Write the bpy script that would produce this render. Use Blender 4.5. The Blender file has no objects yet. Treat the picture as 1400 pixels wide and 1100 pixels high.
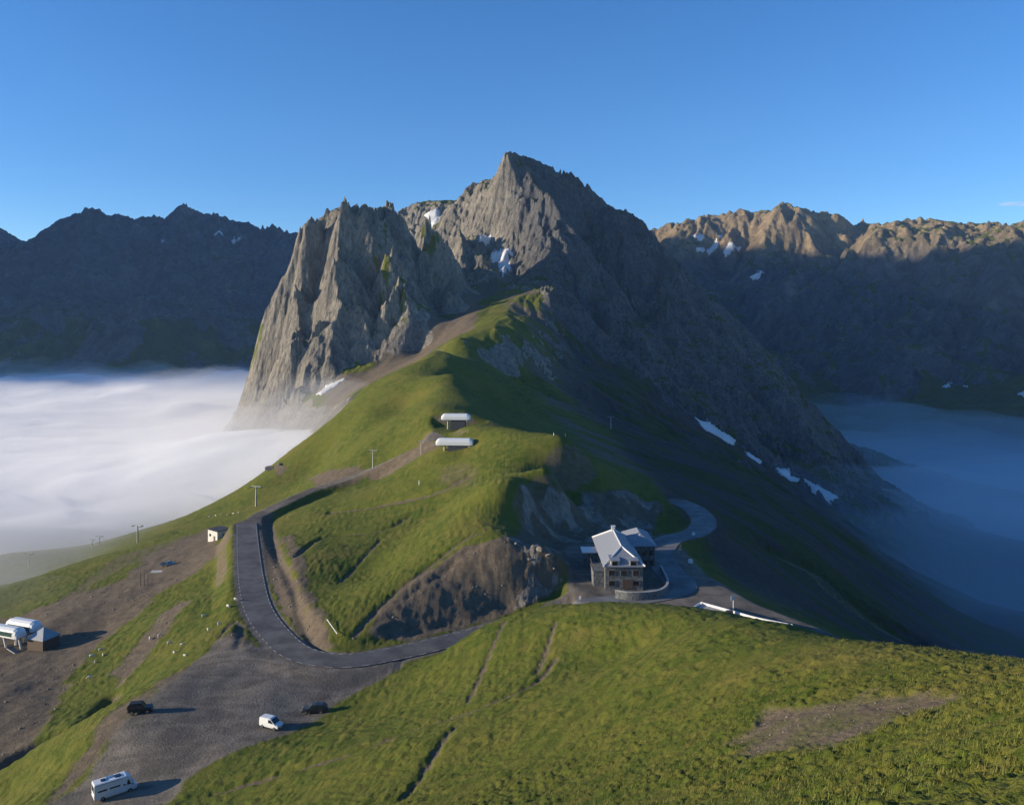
import bpy, bmesh, math, random
import numpy as np
from mathutils import Vector, Matrix
R = math.radians
random.seed(7)
rng = np.random.default_rng(11)
sc = bpy.context.scene

# ------------------------------------------------------------------ camera, sky, sun, exposure
cam = bpy.data.objects.new('camera', bpy.data.cameras.new('camera'))
sc.collection.objects.link(cam); sc.camera = cam
cam.location = (0, 0, 0); cam.rotation_euler = (R(90), 0, 0)
cam.data.sensor_width = 36; cam.data.lens = 28.26
cam.data.shift_y = -100 / 1400
cam.data.clip_start = .5; cam.data.clip_end = 40000

SUN_EL, SUN_AZ = 12.0, 187.0        # azimuth: direction the sun stands in, from +x anticlockwise
sd = Vector((math.cos(R(SUN_AZ)) * math.cos(R(SUN_EL)), math.sin(R(SUN_AZ)) * math.cos(R(SUN_EL)), math.sin(R(SUN_EL))))
w = bpy.data.worlds.new('World'); sc.world = w; w.use_nodes = True
nt = w.node_tree; nt.nodes.clear()
sky = nt.nodes.new('ShaderNodeTexSky'); sky.sky_type = 'NISHITA'; sky.sun_disc = False
sky.sun_elevation = R(SUN_EL); sky.sun_rotation = R(90 - SUN_AZ)
sky.altitude = 2200; sky.air_density = 1.0; sky.dust_density = 0.7; sky.ozone_density = 2.5
bg = nt.nodes.new('ShaderNodeBackground'); bg.inputs['Strength'].default_value = .13
wo = nt.nodes.new('ShaderNodeOutputWorld')
hs = nt.nodes.new('ShaderNodeHueSaturation'); hs.inputs['Saturation'].default_value = 1.28; hs.inputs['Hue'].default_value = .509
nt.links.new(sky.outputs[0], hs.inputs['Color']); nt.links.new(hs.outputs[0], bg.inputs[0]); nt.links.new(bg.outputs[0], wo.inputs[0])
sl = bpy.data.lights.new('sun', 'SUN'); sl.energy = 5.0; sl.angle = R(.5); sl.color = (1, .86, .66)
so = bpy.data.objects.new('sun', sl); sc.collection.objects.link(so)
so.rotation_euler = (-sd).to_track_quat('-Z', 'Y').to_euler()
sc.view_settings.view_transform = 'Standard'; sc.view_settings.look = 'None'
sc.view_settings.exposure = 0.75; sc.view_settings.gamma = 1; sc.view_settings.use_curve_mapping = False
sc.cycles.max_bounces = 10; sc.cycles.diffuse_bounces = 2; sc.cycles.glossy_bounces = 2
sc.cycles.volume_bounces = 8; sc.cycles.transparent_max_bounces = 8
sc.cycles.use_denoising = True; sc.cycles.sample_clamp_indirect = 4

# ------------------------------------------------------------------ numeric helpers
F0 = 1099.0; HZ = 450.0
def P(u, v, Y): return ((u - 700) / F0 * Y, Y, -(v - HZ) / F0 * Y)
def sm(a, b, x): t = np.clip((x - a) / (b - a), 0, 1); return t * t * (3 - 2 * t)
_ang = rng.random((256, 256)) * 2 * np.pi
_gx, _gy = np.cos(_ang).astype(np.float32), np.sin(_ang).astype(np.float32)
_j1, _j2 = rng.random((256, 256)).astype(np.float32), rng.random((256, 256)).astype(np.float32)
def perlin(x, y):
    xi = np.floor(x).astype(np.int32); yi = np.floor(y).astype(np.int32)
    fx = (x - xi).astype(np.float32); fy = (y - yi).astype(np.float32)
    def g(ix, iy, dx, dy):
        a, b = ix & 255, iy & 255
        return _gx[a, b] * dx + _gy[a, b] * dy
    ux = fx * fx * fx * (fx * (fx * 6 - 15) + 10); uy = fy * fy * fy * (fy * (fy * 6 - 15) + 10)
    a = g(xi, yi, fx, fy); b = g(xi + 1, yi, fx - 1, fy)
    c = g(xi, yi + 1, fx, fy - 1); d = g(xi + 1, yi + 1, fx - 1, fy - 1)
    return ((a + (b - a) * ux) * (1 - uy) + (c + (d - c) * ux) * uy) * 1.5
def fbm(x, y, s, o=4, gain=.5, ridge=False, off=0.):
    r = np.zeros(np.shape(x), np.float32); a = 1.; t = 0.
    for k in range(o):
        c, q = math.cos(.6 * k), math.sin(.6 * k)
        n = perlin((x * c - y * q) / s + off + 17.3 * k, (x * q + y * c) / s + off - 9.1 * k)
        if ridge: n = 1 - 2 * np.abs(n)
        r += a * n; t += a; a *= gain; s *= .49
    return r / t
def erode(z, X, Y, cell, scale, amp, mask, octaves=4, gain=.5, smax=.7):
    z = z.astype(np.float32).copy()
    for o in range(octaves):
        gy, gx = np.gradient(z, cell)
        gl = np.sqrt(gx * gx + gy * gy) + 1e-5
        px, py = -gy / gl, gx / gl
        st = np.clip(gl / smax, 0, 1)
        x, y = X / scale + 31.7 * o, Y / scale + 13.1 * o
        xi = np.floor(x).astype(np.int32); yi = np.floor(y).astype(np.int32)
        acc = np.zeros_like(z); ws = np.zeros_like(z) + 1e-4
        for i in (-1, 0, 1):
            for j in (-1, 0, 1):
                a, b = (xi + i) & 255, (yi + j) & 255
                dx = (x - (xi + i + .5 + (_j1[a, b] - .5) * .9)).astype(np.float32)
                dy = (y - (yi + j + .5 + (_j2[a, b] - .5) * .9)).astype(np.float32)
                d2 = dx * dx + dy * dy
                wt = np.maximum(0, 1 - d2 / 2.2) ** 3
                acc += wt * np.cos((dx * px + dy * py) * 5.2 + _j1[b, a] * 1.5); ws += wt
        h = acc / ws
        h = np.where(h > 0, h ** 1.3 if False else h, h)
        z += amp * st * mask * (h - .25 * h * h)
        scale *= .5; amp *= gain
    return z

# ------------------------------------------------------------------ the lie of the land: points along crests, feet, banks
PTS = []
def line(*p, step=14.):
    p = [P(*q) for q in p]
    for a, b in zip(p[:-1], p[1:]):
        d = math.hypot(b[0] - a[0], b[1] - a[1]); k = max(1, int(d / (step * max(1, .5 * (a[1] + b[1]) / 200))))
        for i in range(k): PTS.append(tuple(a[c] + (b[c] - a[c]) * i / k for c in range(3)))
    PTS.append(p[-1])
def wp(*a):
    for q in a: PTS.append(q)
def pp(*a):
    for q in a: PTS.append(P(*q))
# foreground hill
line((1400,921,60),(1250,892,76),(1180,883,84),(1083,874,97),(1001,856,117),(930,839,137),(880,831,149),(800,827,162),(740,833,171),(690,842,174),(640,862,172))
pp((700,1000,105),(700,1100,75),(700,900,146),(500,1100,95),(380,1100,106),(300,1100,113),(1000,1100,45),(1400,1100,22),(1000,1000,70),
   (1400,1000,38),(1400,950,49),(1200,950,63),(1200,1050,42),(1000,900,96),(850,1100,60),(850,1000,88),(850,900,129),(600,950,140),(560,1020,112),(450,1010,128),(600,900,163))
wp((0,0,-2.2),(0,20,-14.5),(-15,0,-9),(-60,0,-34),(20,0,5),(60,0,10),(-30,50,-38),(0,-60,18),(60,60,-26),(110,60,-30),(72,100,-52),(-60,-60,-20),(80,-80,50),(-120,0,-62),(-150,60,-76),
   (130,120,-85),(90,140,-72),(70,130,-58),(45,185,-65.8),(25,188,-64.8),(6,191,-65.2),(70,175,-70),(130,160,-88),(200,100,-60),(300,150,-110),(85,120,-64))
# car park level, hairpin, yard
line((60,1100,122),(120,1070,128),(250,1065,125)); line((250,1070,124.6),(330,1020,133),(430,985,144),(520,928,161),(590,888,175))
line((300,865,186),(232,925,163),(160,985,144),(110,1050,129))
pp((400,900,171),(350,950,153),(200,1000,140),(280,950,154),(450,940,157))
line((0,1100,135),(0,1000,163),(0,950,182),(60,900,206)); pp((100,930,190),(150,960,168),(200,900,190),(90,1000,150),(60,1060,136))
line((0,850,250),(80,838,240),(160,820,245),(230,790,262),(280,745,302)); pp((250,830,217),(300,800,238),(320,760,262),(120,870,224),(40,868,226))
line((0,800,310),(100,770,333),(200,738,352),(260,716,366),(300,700,374),(350,665,392),(400,615,418),(450,575,445),(500,535,475))
pp((0,758,400),(100,748,408),(180,728,420),(260,702,425),(320,674,425),(60,790,345)); wp((-300,470,-140),(-220,520,-135),(-160,510,-120),(-350,380,-145),(-90,520,-100),(-300,250,-100),(-260,150,-90),(-200,600,-135),(-300,700,-150),(-450,500,-170),(-600,400,-180))
# middle knoll
line((455,888,174),(540,880,179),(610,862,186),(700,838,196),(760,818,203))
line((500,862,181),(560,800,199),(620,752,212),(690,738,212),(755,765,207))
pp((640,800,200),(700,790,202),(600,830,192),(418,800,215),(405,760,240),(390,728,277),(450,820,200),(440,770,230),(450,720,275),(500,700,285),(600,700,262),(700,700,236),(700,650,264),(650,670,262),(550,660,302),
   (600,640,300),(520,655,336),(560,622,340),(440,686,312),(540,740,248),(500,790,222))
line((716,735,222),(708,695,238),(722,665,250),(755,640,263),(772,604,288),(740,592,305),(690,586,315),(650,588,322))
line((640,612,312),(600,612,318)); line((585,600,345),(590,560,372),(612,530,408),(628,515,432),(598,482,505),(632,462,560),(720,440,640),(742,400,715))
# shaded bowl behind the lodge, lodge platform
line((735,760,217),(730,735,238),(735,705,252),(760,680,268),(800,665,280)); line((800,735,250),(860,735,255),(890,735,262)); pp((840,690,275),(880,700,278),(780,720,256),(900,665,300),(850,640,330))
wp((16,200,-64.6),(30,200,-64.6),(24,215,-64.6),(34,225,-64.6),(20,235,-64.6),(36,236,-64.4),(44,215,-64.5),(52,203,-65))
line((650,570,352),(700,585,372),(770,620,330),(850,650,315))
line((925,797,202),(903,757,229),(952,722,258),(928,684,300)); pp((990,800,212),(1000,740,268),(1040,850,190),(1100,830,235),(1200,870,270),(1100,740,330),(1050,700,370),(1200,800,360),(1000,650,420),(1150,720,440),(1300,880,330),(1400,910,340),(1300,830,430),
   (700,520,560),(800,560,540),(900,600,520),(800,500,640),(900,530,620),(1000,620,540),(650,560,440),(900,640,400),(1400,850,520))
# left grass slope and scree
pp((500,570,410),(550,560,410),(560,510,500),(430,640,395),(380,680,370),(480,620,372),(540,600,365))
line((430,540,625),(500,510,640),(570,478,665),(620,440,715),(670,370,840)); pp((560,500,580),(640,430,690),(690,400,770),(480,545,560))
# buttress, left
line((325,570,730),(345,500,722),(360,440,725),(373,405,735),(395,370,745),(412,315,752),(440,296,765),(475,287,780),(510,292,790),(545,300,810),(590,314,850))
line((340,562,690),(400,545,650),(430,535,640)); line((412,315,745),(395,400,705),(400,480,660),(405,530,640)); line((440,300,762),(425,370,738),(420,420,715),(425,470,690))
line((470,290,750),(458,360,705),(478,430,678),(495,480,658)); line((492,298,772),(490,350,742),(505,400,722),(520,440,700))
line((505,294,760),(525,350,718),(545,400,694),(560,450,672)); line((552,308,790),(565,350,778),(590,400,752),(600,430,738))
line((590,320,772),(590,360,752),(610,400,742),(625,425,730)); line((625,322,905),(640,350,890),(655,380,855)); line((360,470,716),(350,520,705)); line((375,440,735),(378,500,705))
wp((-290,830,-115),(-270,760,-105),(-165,840,60),(-110,850,50),(-80,850,45),(-185,900,50),(-100,920,55),(-75,905,60),(-110,810,75),(-150,810,80),(-150,1000,60),(-420,850,-170),(-330,1000,-130),(-310,900,-120),(-200,1150,40),(-500,1100,-200))
# main peak and its right-hand arete
line((600,312,1010),(612,298,1000),(640,260,1010),(668,248,1000),(690,216,960),(706,212,968),(730,222,975),(762,236,985),(800,262,985),(830,290,980),(862,300,975),(880,315,965),(900,345,950),(940,385,925),(990,438,890),(1040,480,850),(1085,520,812),(1130,580,790),(1152,625,765))
line((600,300,1250),(575,279,1290),(545,296,1320))
line((706,212,968),(745,272,900),(760,330,850),(790,385,800),(806,430,735)); pp((700,350,890),(690,300,925),(650,320,950),(665,350,915),(690,385,835),(720,385,825))
line((762,240,1000),(800,330,960),(850,400,895),(880,450,830)); pp((870,490,705),(900,440,820),(950,480,775),(1000,530,720),(1080,580,690)); line((880,318,962),(900,400,880),(935,470,790)); line((990,440,885),(985,480,800),(990,530,720))
line((742,400,715),(800,455,695),(870,510,665),(950,572,640),(1020,615,620),(1080,655,608),(1130,682,595),(1165,720,560))
wp((40,1100,170),(100,1300,190),(120,1500,200),(150,1750,190),(-100,1450,170),(290,1050,-60),(350,1250,-140),(420,950,-150),(560,900,-180),(450,1500,-120),(650,1300,-190),(-300,1600,-120),(-400,1400,-180))  # first points: hidden ridge behind the peak, added to shade the right-hand valley
# right-hand valley and range
wp((385,805,-175),(420,760,-195),(395,700,-172),(460,850,-215),(380,880,-150),(450,700,-185),(400,500,-125),(600,600,-200),(700,900,-215),(900,800,-215),(800,1200,-210),(350,400,-140),(500,300,-170),(900,500,-200),(1200,900,-150),(1200,600,-100))
line((880,335,2760),(915,315,2700),(960,297,2650),(1020,293,2600),(1075,290,2560),(1120,292,2520),(1150,318,2480),(1210,318,2400),(1250,312,2350),(1290,308,2300),(1340,318,2220),(1400,305,2120),(1500,290,1950),(1650,280,1800))
pp((1000,430,2050),(1200,450,1850),(1400,480,1600),(1100,520,1720),(950,350,2480),(1000,380,2300),(1080,360,2380),(1300,390,1950),(1200,380,2120),(1400,400,1850),(1170,560,1600),(1400,590,1300),(1300,560,1420),(1050,470,1900),(1250,500,1650))
wp((700,3300,100),(1500,3300,80),(2200,2600,100),(2600,1500,300),(1800,1200,100),(0,3200,150),(0,2600,60),(100,2200,20))
# left range
line((-300,360,2500),(-100,345,2600),(0,348,2700),(60,334,2760),(95,316,2800),(122,302,2800),(150,309,2830),(180,308,2900),(215,303,2950),(236,296,3000),(248,284,3020),(262,298,3020),(300,296,3050),(345,312,3060),(400,322,3000),(480,330,2900))
line((122,292,2800),(105,340,2600),(70,380,2450)); line((180,308,2900),(200,350,2600)); 
pp((100,400,2350),(180,395,2450),(250,400,2500),(350,400,2450),(400,450,2250),(30,400,2350),(300,350,2800))
line((0,440,1950),(60,452,1900),(130,448,1850),(200,418,1950),(260,424,1980),(320,440,2020),(400,470,2050))
pp((0,500,1680),(100,500,1720),(250,510,1700),(200,470,1780),(320,520,1700),(60,490,1740),(420,520,1750))
wp((-2500,1280,1040),(-2500,1480,1020),(-2500,1960,930),(-2500,2260,925),(-2500,2560,905),(-2500,3000,900),(-2900,2400,800),(-3400,2400,300),(-1850,2300,220),(-1900,2550,210),(-2000,2800,200),(-1950,3000,230),(-1700,1500,-150),(-1000,1300,-200),(-1500,1000,-200),(-600,1200,-200),(-2500,1080,100),(-2500,880,-200),  # high points far left: unseen massif added to throw shadow on the far ranges
   (-1200,3800,100),(-300,3900,50),(1200,4200,50),(-2500,4200,100),(0,5200,-50),(3000,4200,0),(-4500,3000,0),(-4500,500,-200),(4500,2500,100),(4500,500,200),(-2500,0,-200),(-1000,0,-190),(-1000,600,-200),(1500,0,0))
PTS = list(dict.fromkeys(PTS))
A = np.array(PTS)
keep = []
for i in range(len(A)):                       # thin out near-duplicates
    if all((A[i, 0] - A[j, 0]) ** 2 + (A[i, 1] - A[j, 1]) ** 2 > 4 for j in keep): keep.append(i)
A = A[keep]
print('control points', len(A))
def kern(d2): return -np.sqrt(d2 + 25.)
n = len(A)
D = kern(((A[:, None, :2] - A[None, :, :2]) ** 2).sum(-1))
D[np.diag_indices(n)] += 0.35
Q = np.c_[np.ones(n), A[:, :2] / 1000]
M_ = np.block([[D, Q], [Q.T, np.zeros((3, 3))]])
SOL = np.linalg.solve(M_, np.r_[A[:, 2], 0, 0, 0])
def base(X, Y):
    x, y = X.ravel().astype(np.float32), Y.ravel().astype(np.float32)
    out = (SOL[n] + SOL[n + 1] * x / 1000 + SOL[n + 2] * y / 1000).astype(np.float32)
    Af = A.astype(np.float32)
    for i in range(n):
        out -= np.float32(SOL[i]) * np.sqrt((x - Af[i, 0]) ** 2 + (y - Af[i, 1]) ** 2 + np.float32(25))
    return out.reshape(X.shape)
class Raster:
    def __init__(s, x0, x1, y0, y1, c):
        s.x0, s.y0, s.c = x0, y0, c
        s.X, s.Y = np.meshgrid(np.arange(x0, x1 + c * .5, c), np.arange(y0, y1 + c * .5, c))
        s.z = base(s.X, s.Y); s.f = {}
    def get(s, name, x, y):
        a = s.z if name == 'z' else s.f.get(name)
        if a is None: return np.zeros(np.shape(x), np.float32)
        i = np.clip((x - s.x0) / s.c, 0, a.shape[1] - 1.001); j = np.clip((y - s.y0) / s.c, 0, a.shape[0] - 1.001)
        i0 = i.astype(int); j0 = j.astype(int); fx = i - i0; fy = j - j0
        return (a[j0, i0] * (1 - fx) + a[j0, i0 + 1] * fx) * (1 - fy) + (a[j0 + 1, i0] * (1 - fx) + a[j0 + 1, i0 + 1] * fx) * fy
NR = Raster(-420, 400, -80, 520, .7)
MR = Raster(-900, 1100, 400, 1500, 1.9)
FR = Raster(-4400, 4400, 1200, 5000, 8.)
def farmask(x, y): return np.maximum(sm(1300, 1450, y), np.maximum(sm(855, 895, -x), sm(1050, 1095, x)) * sm(1205, 1240, y))
def get(name, x, y):
    x = np.asarray(x, float); y = np.asarray(y, float)
    m = sm(430, 500, y); f = farmask(x, y)
    return (NR.get(name, x, y) * (1 - m) + MR.get(name, x, y) * m) * (1 - f) + FR.get(name, x, y) * f
def hit(u, v, ymin=18.):
    Y = ymin * np.exp(np.arange(0, math.log(5000 / ymin), .0015))
    x = (u - 700) / F0 * Y; z = -(v - HZ) / F0 * Y
    d = get('z', x, Y) - z
    k = np.argmax(d > 0)
    if d[k] <= 0: k = len(Y) - 1
    return float(x[k]), float(Y[k]), float(get('z', x[k:k + 1], Y[k:k + 1])[0])
def poly_mask(ras, uv, soft, ymin=18., noise=0., ns=10., xy=None):
    pts = xy or [hit(u, v, ymin)[:2] for u, v in uv]
    X, Y = ras.X, ras.Y
    x0 = min(p[0] for p in pts) - 30; x1 = max(p[0] for p in pts) + 30; y0 = min(p[1] for p in pts) - 30; y1 = max(p[1] for p in pts) + 30
    out = np.zeros(X.shape, np.float32)
    i0, i1 = np.searchsorted(X[0], [x0, x1]); j0, j1 = np.searchsorted(Y[:, 0], [y0, y1])
    x = X[j0:j1, i0:i1]; y = Y[j0:j1, i0:i1]
    if x.size == 0: return out
    inside = np.zeros(x.shape, bool); dmin = np.full(x.shape, 1e9)
    for (ax, ay), (bx, by) in zip(pts, pts[1:] + pts[:1]):
        c = (ay > y) != (by > y)
        inside ^= c & (x < (bx - ax) * (y - ay) / (by - ay + 1e-9) + ax)
        t = np.clip(((x - ax) * (bx - ax) + (y - ay) * (by - ay)) / ((bx - ax) ** 2 + (by - ay) ** 2 + 1e-9), 0, 1)
        dmin = np.minimum(dmin, np.hypot(x - ax - t * (bx - ax), y - ay - t * (by - ay)))
    s = np.where(inside, dmin, -dmin)
    if noise: s = s + noise * fbm(x, y, ns, 4)
    out[j0:j1, i0:i1] = sm(-soft, soft, s)
    return out
def catmull(p, k=8):
    p = [np.array(q, float) for q in p]; p = [2 * p[0] - p[1]] + p + [2 * p[-1] - p[-2]]; o = []
    for i in range(1, len(p) - 2):
        for t in np.arange(k) / k:
            o.append(.5 * (2 * p[i] + (p[i + 1] - p[i - 1]) * t + (2 * p[i - 1] - 5 * p[i] + 4 * p[i + 1] - p[i + 2]) * t * t + (-p[i - 1] + 3 * p[i] - 3 * p[i + 1] + p[i + 2]) * t ** 3))
    o.append(p[-2]); return np.array(o)
def path_dist(X, Y, path, rad):
    """distance to a polyline and its height there, within rad"""
    d = np.full(X.shape, 1e6, np.float32); h = np.zeros(X.shape, np.float32); c = X[0, 1] - X[0, 0]
    for a, b in zip(path[:-1], path[1:]):
        i0 = max(0, int((min(a[0], b[0]) - rad - X[0, 0]) / c)); i1 = int((max(a[0], b[0]) + rad - X[0, 0]) / c) + 2
        j0 = max(0, int((min(a[1], b[1]) - rad - Y[0, 0]) / c)); j1 = int((max(a[1], b[1]) + rad - Y[0, 0]) / c) + 2
        if i1 <= 0 or j1 <= 0: continue
        x = X[j0:j1, i0:i1]; y = Y[j0:j1, i0:i1]
        t = np.clip(((x - a[0]) * (b[0] - a[0]) + (y - a[1]) * (b[1] - a[1])) / ((b[0] - a[0]) ** 2 + (b[1] - a[1]) ** 2 + 1e-9), 0, 1)
        dd = np.hypot(x - a[0] - t * (b[0] - a[0]), y - a[1] - t * (b[1] - a[1]))
        m = dd < d[j0:j1, i0:i1]
        d[j0:j1, i0:i1][m] = dd[m]; h[j0:j1, i0:i1][m] = (a[2] + t * (b[2] - a[2]))[m]
    return d, h

# ------------------------------------------------------------------ relief
# far ranges
X, Y = FR.X, FR.Y
hi = sm(-190, -20, FR.z)
FR.z = FR.z + 40 * hi * fbm(X, Y, 420, 4) 
FR.z = erode(FR.z, X, Y, FR.c, 330, 48, .25 + .75 * hi, 5, .52, .6)
FR.z += 9 * hi * fbm(X, Y, 130, 4, .55, ridge=True)
# main mountain
X, Y = MR.X, MR.Y
mrock = np.zeros(X.shape, np.float32)
cliff_xy = [P(*q)[:2] for q in [(315,580,760),(330,560,690),(400,550,640),(440,535,640),(500,500,655),(570,465,690),(620,425,735),(672,370,845),(690,402,765),(742,402,715),(800,458,690),(870,512,660),(950,572,640),(1080,655,606),(1140,682,592),(1180,720,560)]] + [(500,800),(600,1200),(400,1500),(-350,1500),(-450,900)]
crag = poly_mask(MR, None, 9, noise=14, ns=40, xy=cliff_xy)
gy, gx = np.gradient(MR.z, MR.c)
MR.z = erode(MR.z, X, Y, MR.c, 110, 12, crag * (1 + .5 * sm(0, 80, X)), 2, .6, .8)
st_ = (MR.z + .45 * X + .15 * Y + 5 * fbm(X, Y, 60, 3)) / 15.; st_ -= np.floor(st_)
MR.z += crag * 4. * (sm(.3, .75, st_) - st_)
MR.z = erode(MR.z, X, Y, MR.c, 36, 6.0, crag, 4, .6, .8)
MR.z += crag * 3.5 * fbm(X, Y, 38, 4, .5, ridge=True)
soft = (1 - crag) * sm(-190, -150, MR.z)
MR.z = erode(MR.z, X, Y, MR.c, 60, 2.2, soft, 3, .5, .7)
MR.z = erode(MR.z, X, Y, MR.c, 26, 2.6, soft * sm(-40, 60, X + .1 * (Y - 400)) * sm(430, 500, Y), 3, .55, .6)
MR.z += soft * 1.6 * fbm(X, Y, 60, 4)
gr = np.zeros(X.shape, np.float32)
for uv in ([(500,350),(528,308),(555,380),(578,440),(560,452),(530,425),(508,395)], [(572,318),(606,312),(602,345),(575,358)], [(588,372),(612,368),(606,400),(590,398)], [(684,222),(706,213),(728,216),(718,240),(688,244)], [(545,303),(590,316),(585,335),(560,325)],
           [(1000,455),(1035,485),(1100,535),(1150,600),(1150,640),(1100,600),(1040,530)], [(350,470),(376,420),(378,440),(360,500),(335,545),(330,530)], [(790,260),(815,300),(830,340),(800,320)], [(420,545),(430,525),(470,520),(450,540)]):
    gr = np.maximum(gr, poly_mask(MR, uv, 4, 560, noise=10, ns=22))
MR.f['crag'] = crag; MR.f['ledge'] = gr
# near ground
X, Y = NR.X, NR.Y
NR.z = NR.z + 1.1 * fbm(X, Y, 45, 4)
ROADS = {}
def road(name, pts, wd, blend):
    p = catmull([P(*q) for q in pts], 6)
    zz = p[:, 2].copy()
    for _ in range(3): zz[1:-1] = (zz[:-2] + 2 * zz[1:-1] + zz[2:]) / 4
    p[:, 2] = zz; ROADS[name] = (p, wd)
    d, h = path_dist(NR.X, NR.Y, p, wd / 2 + blend + 2)
    k = 1 - sm(wd / 2 + .6, wd / 2 + blend, d)
    NR.z = NR.z * (1 - k) + (h - .12) * k
    NR.f['rd_' + name] = (1 - sm(wd / 2 + .2, wd / 2 + 1.5, d)).astype(np.float32)
    return d
# level platforms
def flat(xy, z, soft, k=1.):
    m = poly_mask(NR, None, soft, xy=xy) * k
    NR.z = NR.z * (1 - m) + z * m; return m
lot = flat([(2,183),(8,196),(14,200),(16,240),(40,246),(50,236),(52,212),(60,190),(72,170),(50,176),(26,182)], -64.6, 3)
park = poly_mask(NR, None, 2.5, noise=2.5, ns=12, xy=[P(*q)[:2] for q in [(60,1110,120),(110,1060,128),(160,990,143),(232,935,161),(300,875,183),(345,880,180),(400,915,168),(520,920,164),(590,892,175),(520,930,161),(430,985,144),(330,1020,133),(250,1068,124),(230,1110,117)]])
road('main', [(770,838,190),(700,852,187),(655,866,183),(600,879,177),(540,893,172),(470,903,168),(410,893,173),(375,865,187),(352,830,204),(343,790,226),(339,750,257),(337,715,295)], 7.2, 7)
road('track', [(342,722,288),(352,705,305),(385,688,318),(430,668,335),(490,648,345),(540,625,345),(590,603,340),(620,600,330)], 4.2, 5)
road('col', [(770,838,190),(800,826,190),(870,818,194),(930,803,201),(912,777,215),(902,757,229),(915,738,244),(950,728,253),(962,713,267),(950,696,286),(925,684,300)], 7.0, 6)
road('lower', [(1060,760,300),(1110,785,300),(1150,820,292),(1200,858,286),(1260,890,284)], 6.0, 7)
flat([(-37, 340), (-13, 340), (-11, 362), (-35, 364)], gzz := float(NR.get('z', np.array([-25.]), np.array([350.]))[0]) - 3.2, 3)
NR.f['lot'] = lot; NR.f['park'] = park
# brown cut bank under the knoll, scar behind the lodge, yard, tracks
NR.f['bank'] = np.maximum(poly_mask(NR, [(505,868),(520,835),(560,800),(600,775),(640,748),(690,737),(720,738),(755,765),(768,800),(700,838),(620,862),(560,878)], 1.6, noise=3, ns=10),
    poly_mask(NR, [(385,735),(400,732),(425,800),(445,860),(460,888),(440,885),(410,820)], 1.2, noise=3, ns=8) * .75)
NR.f['scar'] = poly_mask(NR, [(712,735),(708,700),(722,672),(760,668),(800,680),(860,672),(900,690),(905,740),(860,742),(800,745),(760,770),(735,770)], 2, noise=5, ns=14)
NR.f['yard'] = np.clip(poly_mask(NR, [(-60,1100),(-60,850),(20,845),(90,818),(170,790),(215,752),(285,722),(312,735),(270,780),(215,815),(150,870),(95,925),(60,990),(0,1060)], 2.5, noise=7, ns=18)
    + poly_mask(NR, [(55,1100),(150,975),(240,920),(300,880),(330,850),(345,880),(240,930),(165,990),(110,1060),(70,1100)], 1.5, noise=3, ns=8) * .8, 0, 1)
NR.f['dirt'] = np.clip(poly_mask(NR, [(80,820),(160,760),(260,730),(280,735),(180,772),(90,820)], 2, noise=3) * .5
    + .9 * poly_mask(NR, [(150,925),(200,870),(250,815),(262,822),(215,885),(165,935)], 1.5, noise=3, ns=9)
    + .62 * poly_mask(NR, [(975,1020),(1060,975),(1190,948),(1340,948),(1260,982),(1140,1018),(1020,1055)], 2.2, noise=4.5, ns=5)
    + .8 * poly_mask(NR, [(420,655),(445,645),(500,640),(540,645),(500,655),(440,668)], 2.5, noise=3)
    + .7 * poly_mask(NR, [(395,640),(380,632),(372,640),(380,655)], 1, noise=1)
    + .45 * poly_mask(NR, [(595,665),(600,640),(640,632),(660,645),(650,665),(620,670)], 3, noise=6, ns=12)
    + .8 * poly_mask(NR, [(890,655),(905,660),(935,690),(920,695)], 2, noise=3)
    + .9 * poly_mask(NR, [(343,712),(372,700),(392,770),(412,820),(445,884),(425,884),(385,835),(362,780),(350,735)], 1.2, noise=1.5, ns=6)
    + .8 * poly_mask(NR, [(590,600),(600,612),(560,632),(510,650),(500,645),(550,620)], 1.5, noise=2), 0, 1)
# erosion rills and the little scarps that run across the turf
def rill(uv, wd, dep, ymin=18., side=0.):
    pts = [hit(u, v, ymin) for u, v in uv]
    p = catmull(pts, 5)
    d, h = path_dist(NR.X, NR.Y, p, wd * 3)
    d = np.abs(d + .35 * wd * fbm(NR.X, NR.Y, 6, 3))
    wd = max(wd, .8)
    g = np.exp(-(d / wd) ** 2)
    NR.z -= dep * g
    NR.f['dirt'] = np.maximum(NR.f['dirt'], .85 * sm(.45, .9, g))
for a in [([(485,868),(520,830),(560,795),(600,765),(640,735),(660,728)], 1.0, .35), ([(560,815),(600,790),(625,765),(655,745)], 1.0, .4),
          ([(365,708),(372,740),(385,770),(400,800),(412,840),(430,880),(440,888)], 1.2, .8), ([(465,795),(495,765),(520,738)], .7, .3),
          ([(290,1085),(400,1055),(480,1030),(560,1000),(650,970),(730,935),(760,900)], .55, .3), ([(550,1092),(585,1045),(610,1005),(625,992)], .6, .4),
          ([(760,850),(750,880),(735,920)], .5, .25), ([(690,850),(665,905),(640,960)], .35, .15), ([(550,900),(545,915)], .5, .15),
          ([(0,1045),(60,1010),(110,985),(150,955)], 1.7, 2.3), ([(405,760),(440,735),(520,725),(560,705)], 1.2, .9), ([(450,700),(520,690),(600,672),(640,650)], 1.5, 1.0), ([(300,870),(320,850),(330,862),(325,885)], .8, .3)]:
    rill(*a)
rough = np.maximum(NR.f['bank'], NR.f['scar'])
NR.z += (NR.f['scar'] * 1.4 + NR.f['bank'] * .5) * fbm(X, Y, 9, 4, .6, ridge=True) * (1 - np.clip(NR.f['rd_main'] + NR.f['rd_col'] + lot, 0, 1))
NR.z += NR.f['yard'] * .5 * fbm(X, Y, 9, 4)
sh = sm(280, 380, Y) * sm(-60, 60, X)
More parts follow.
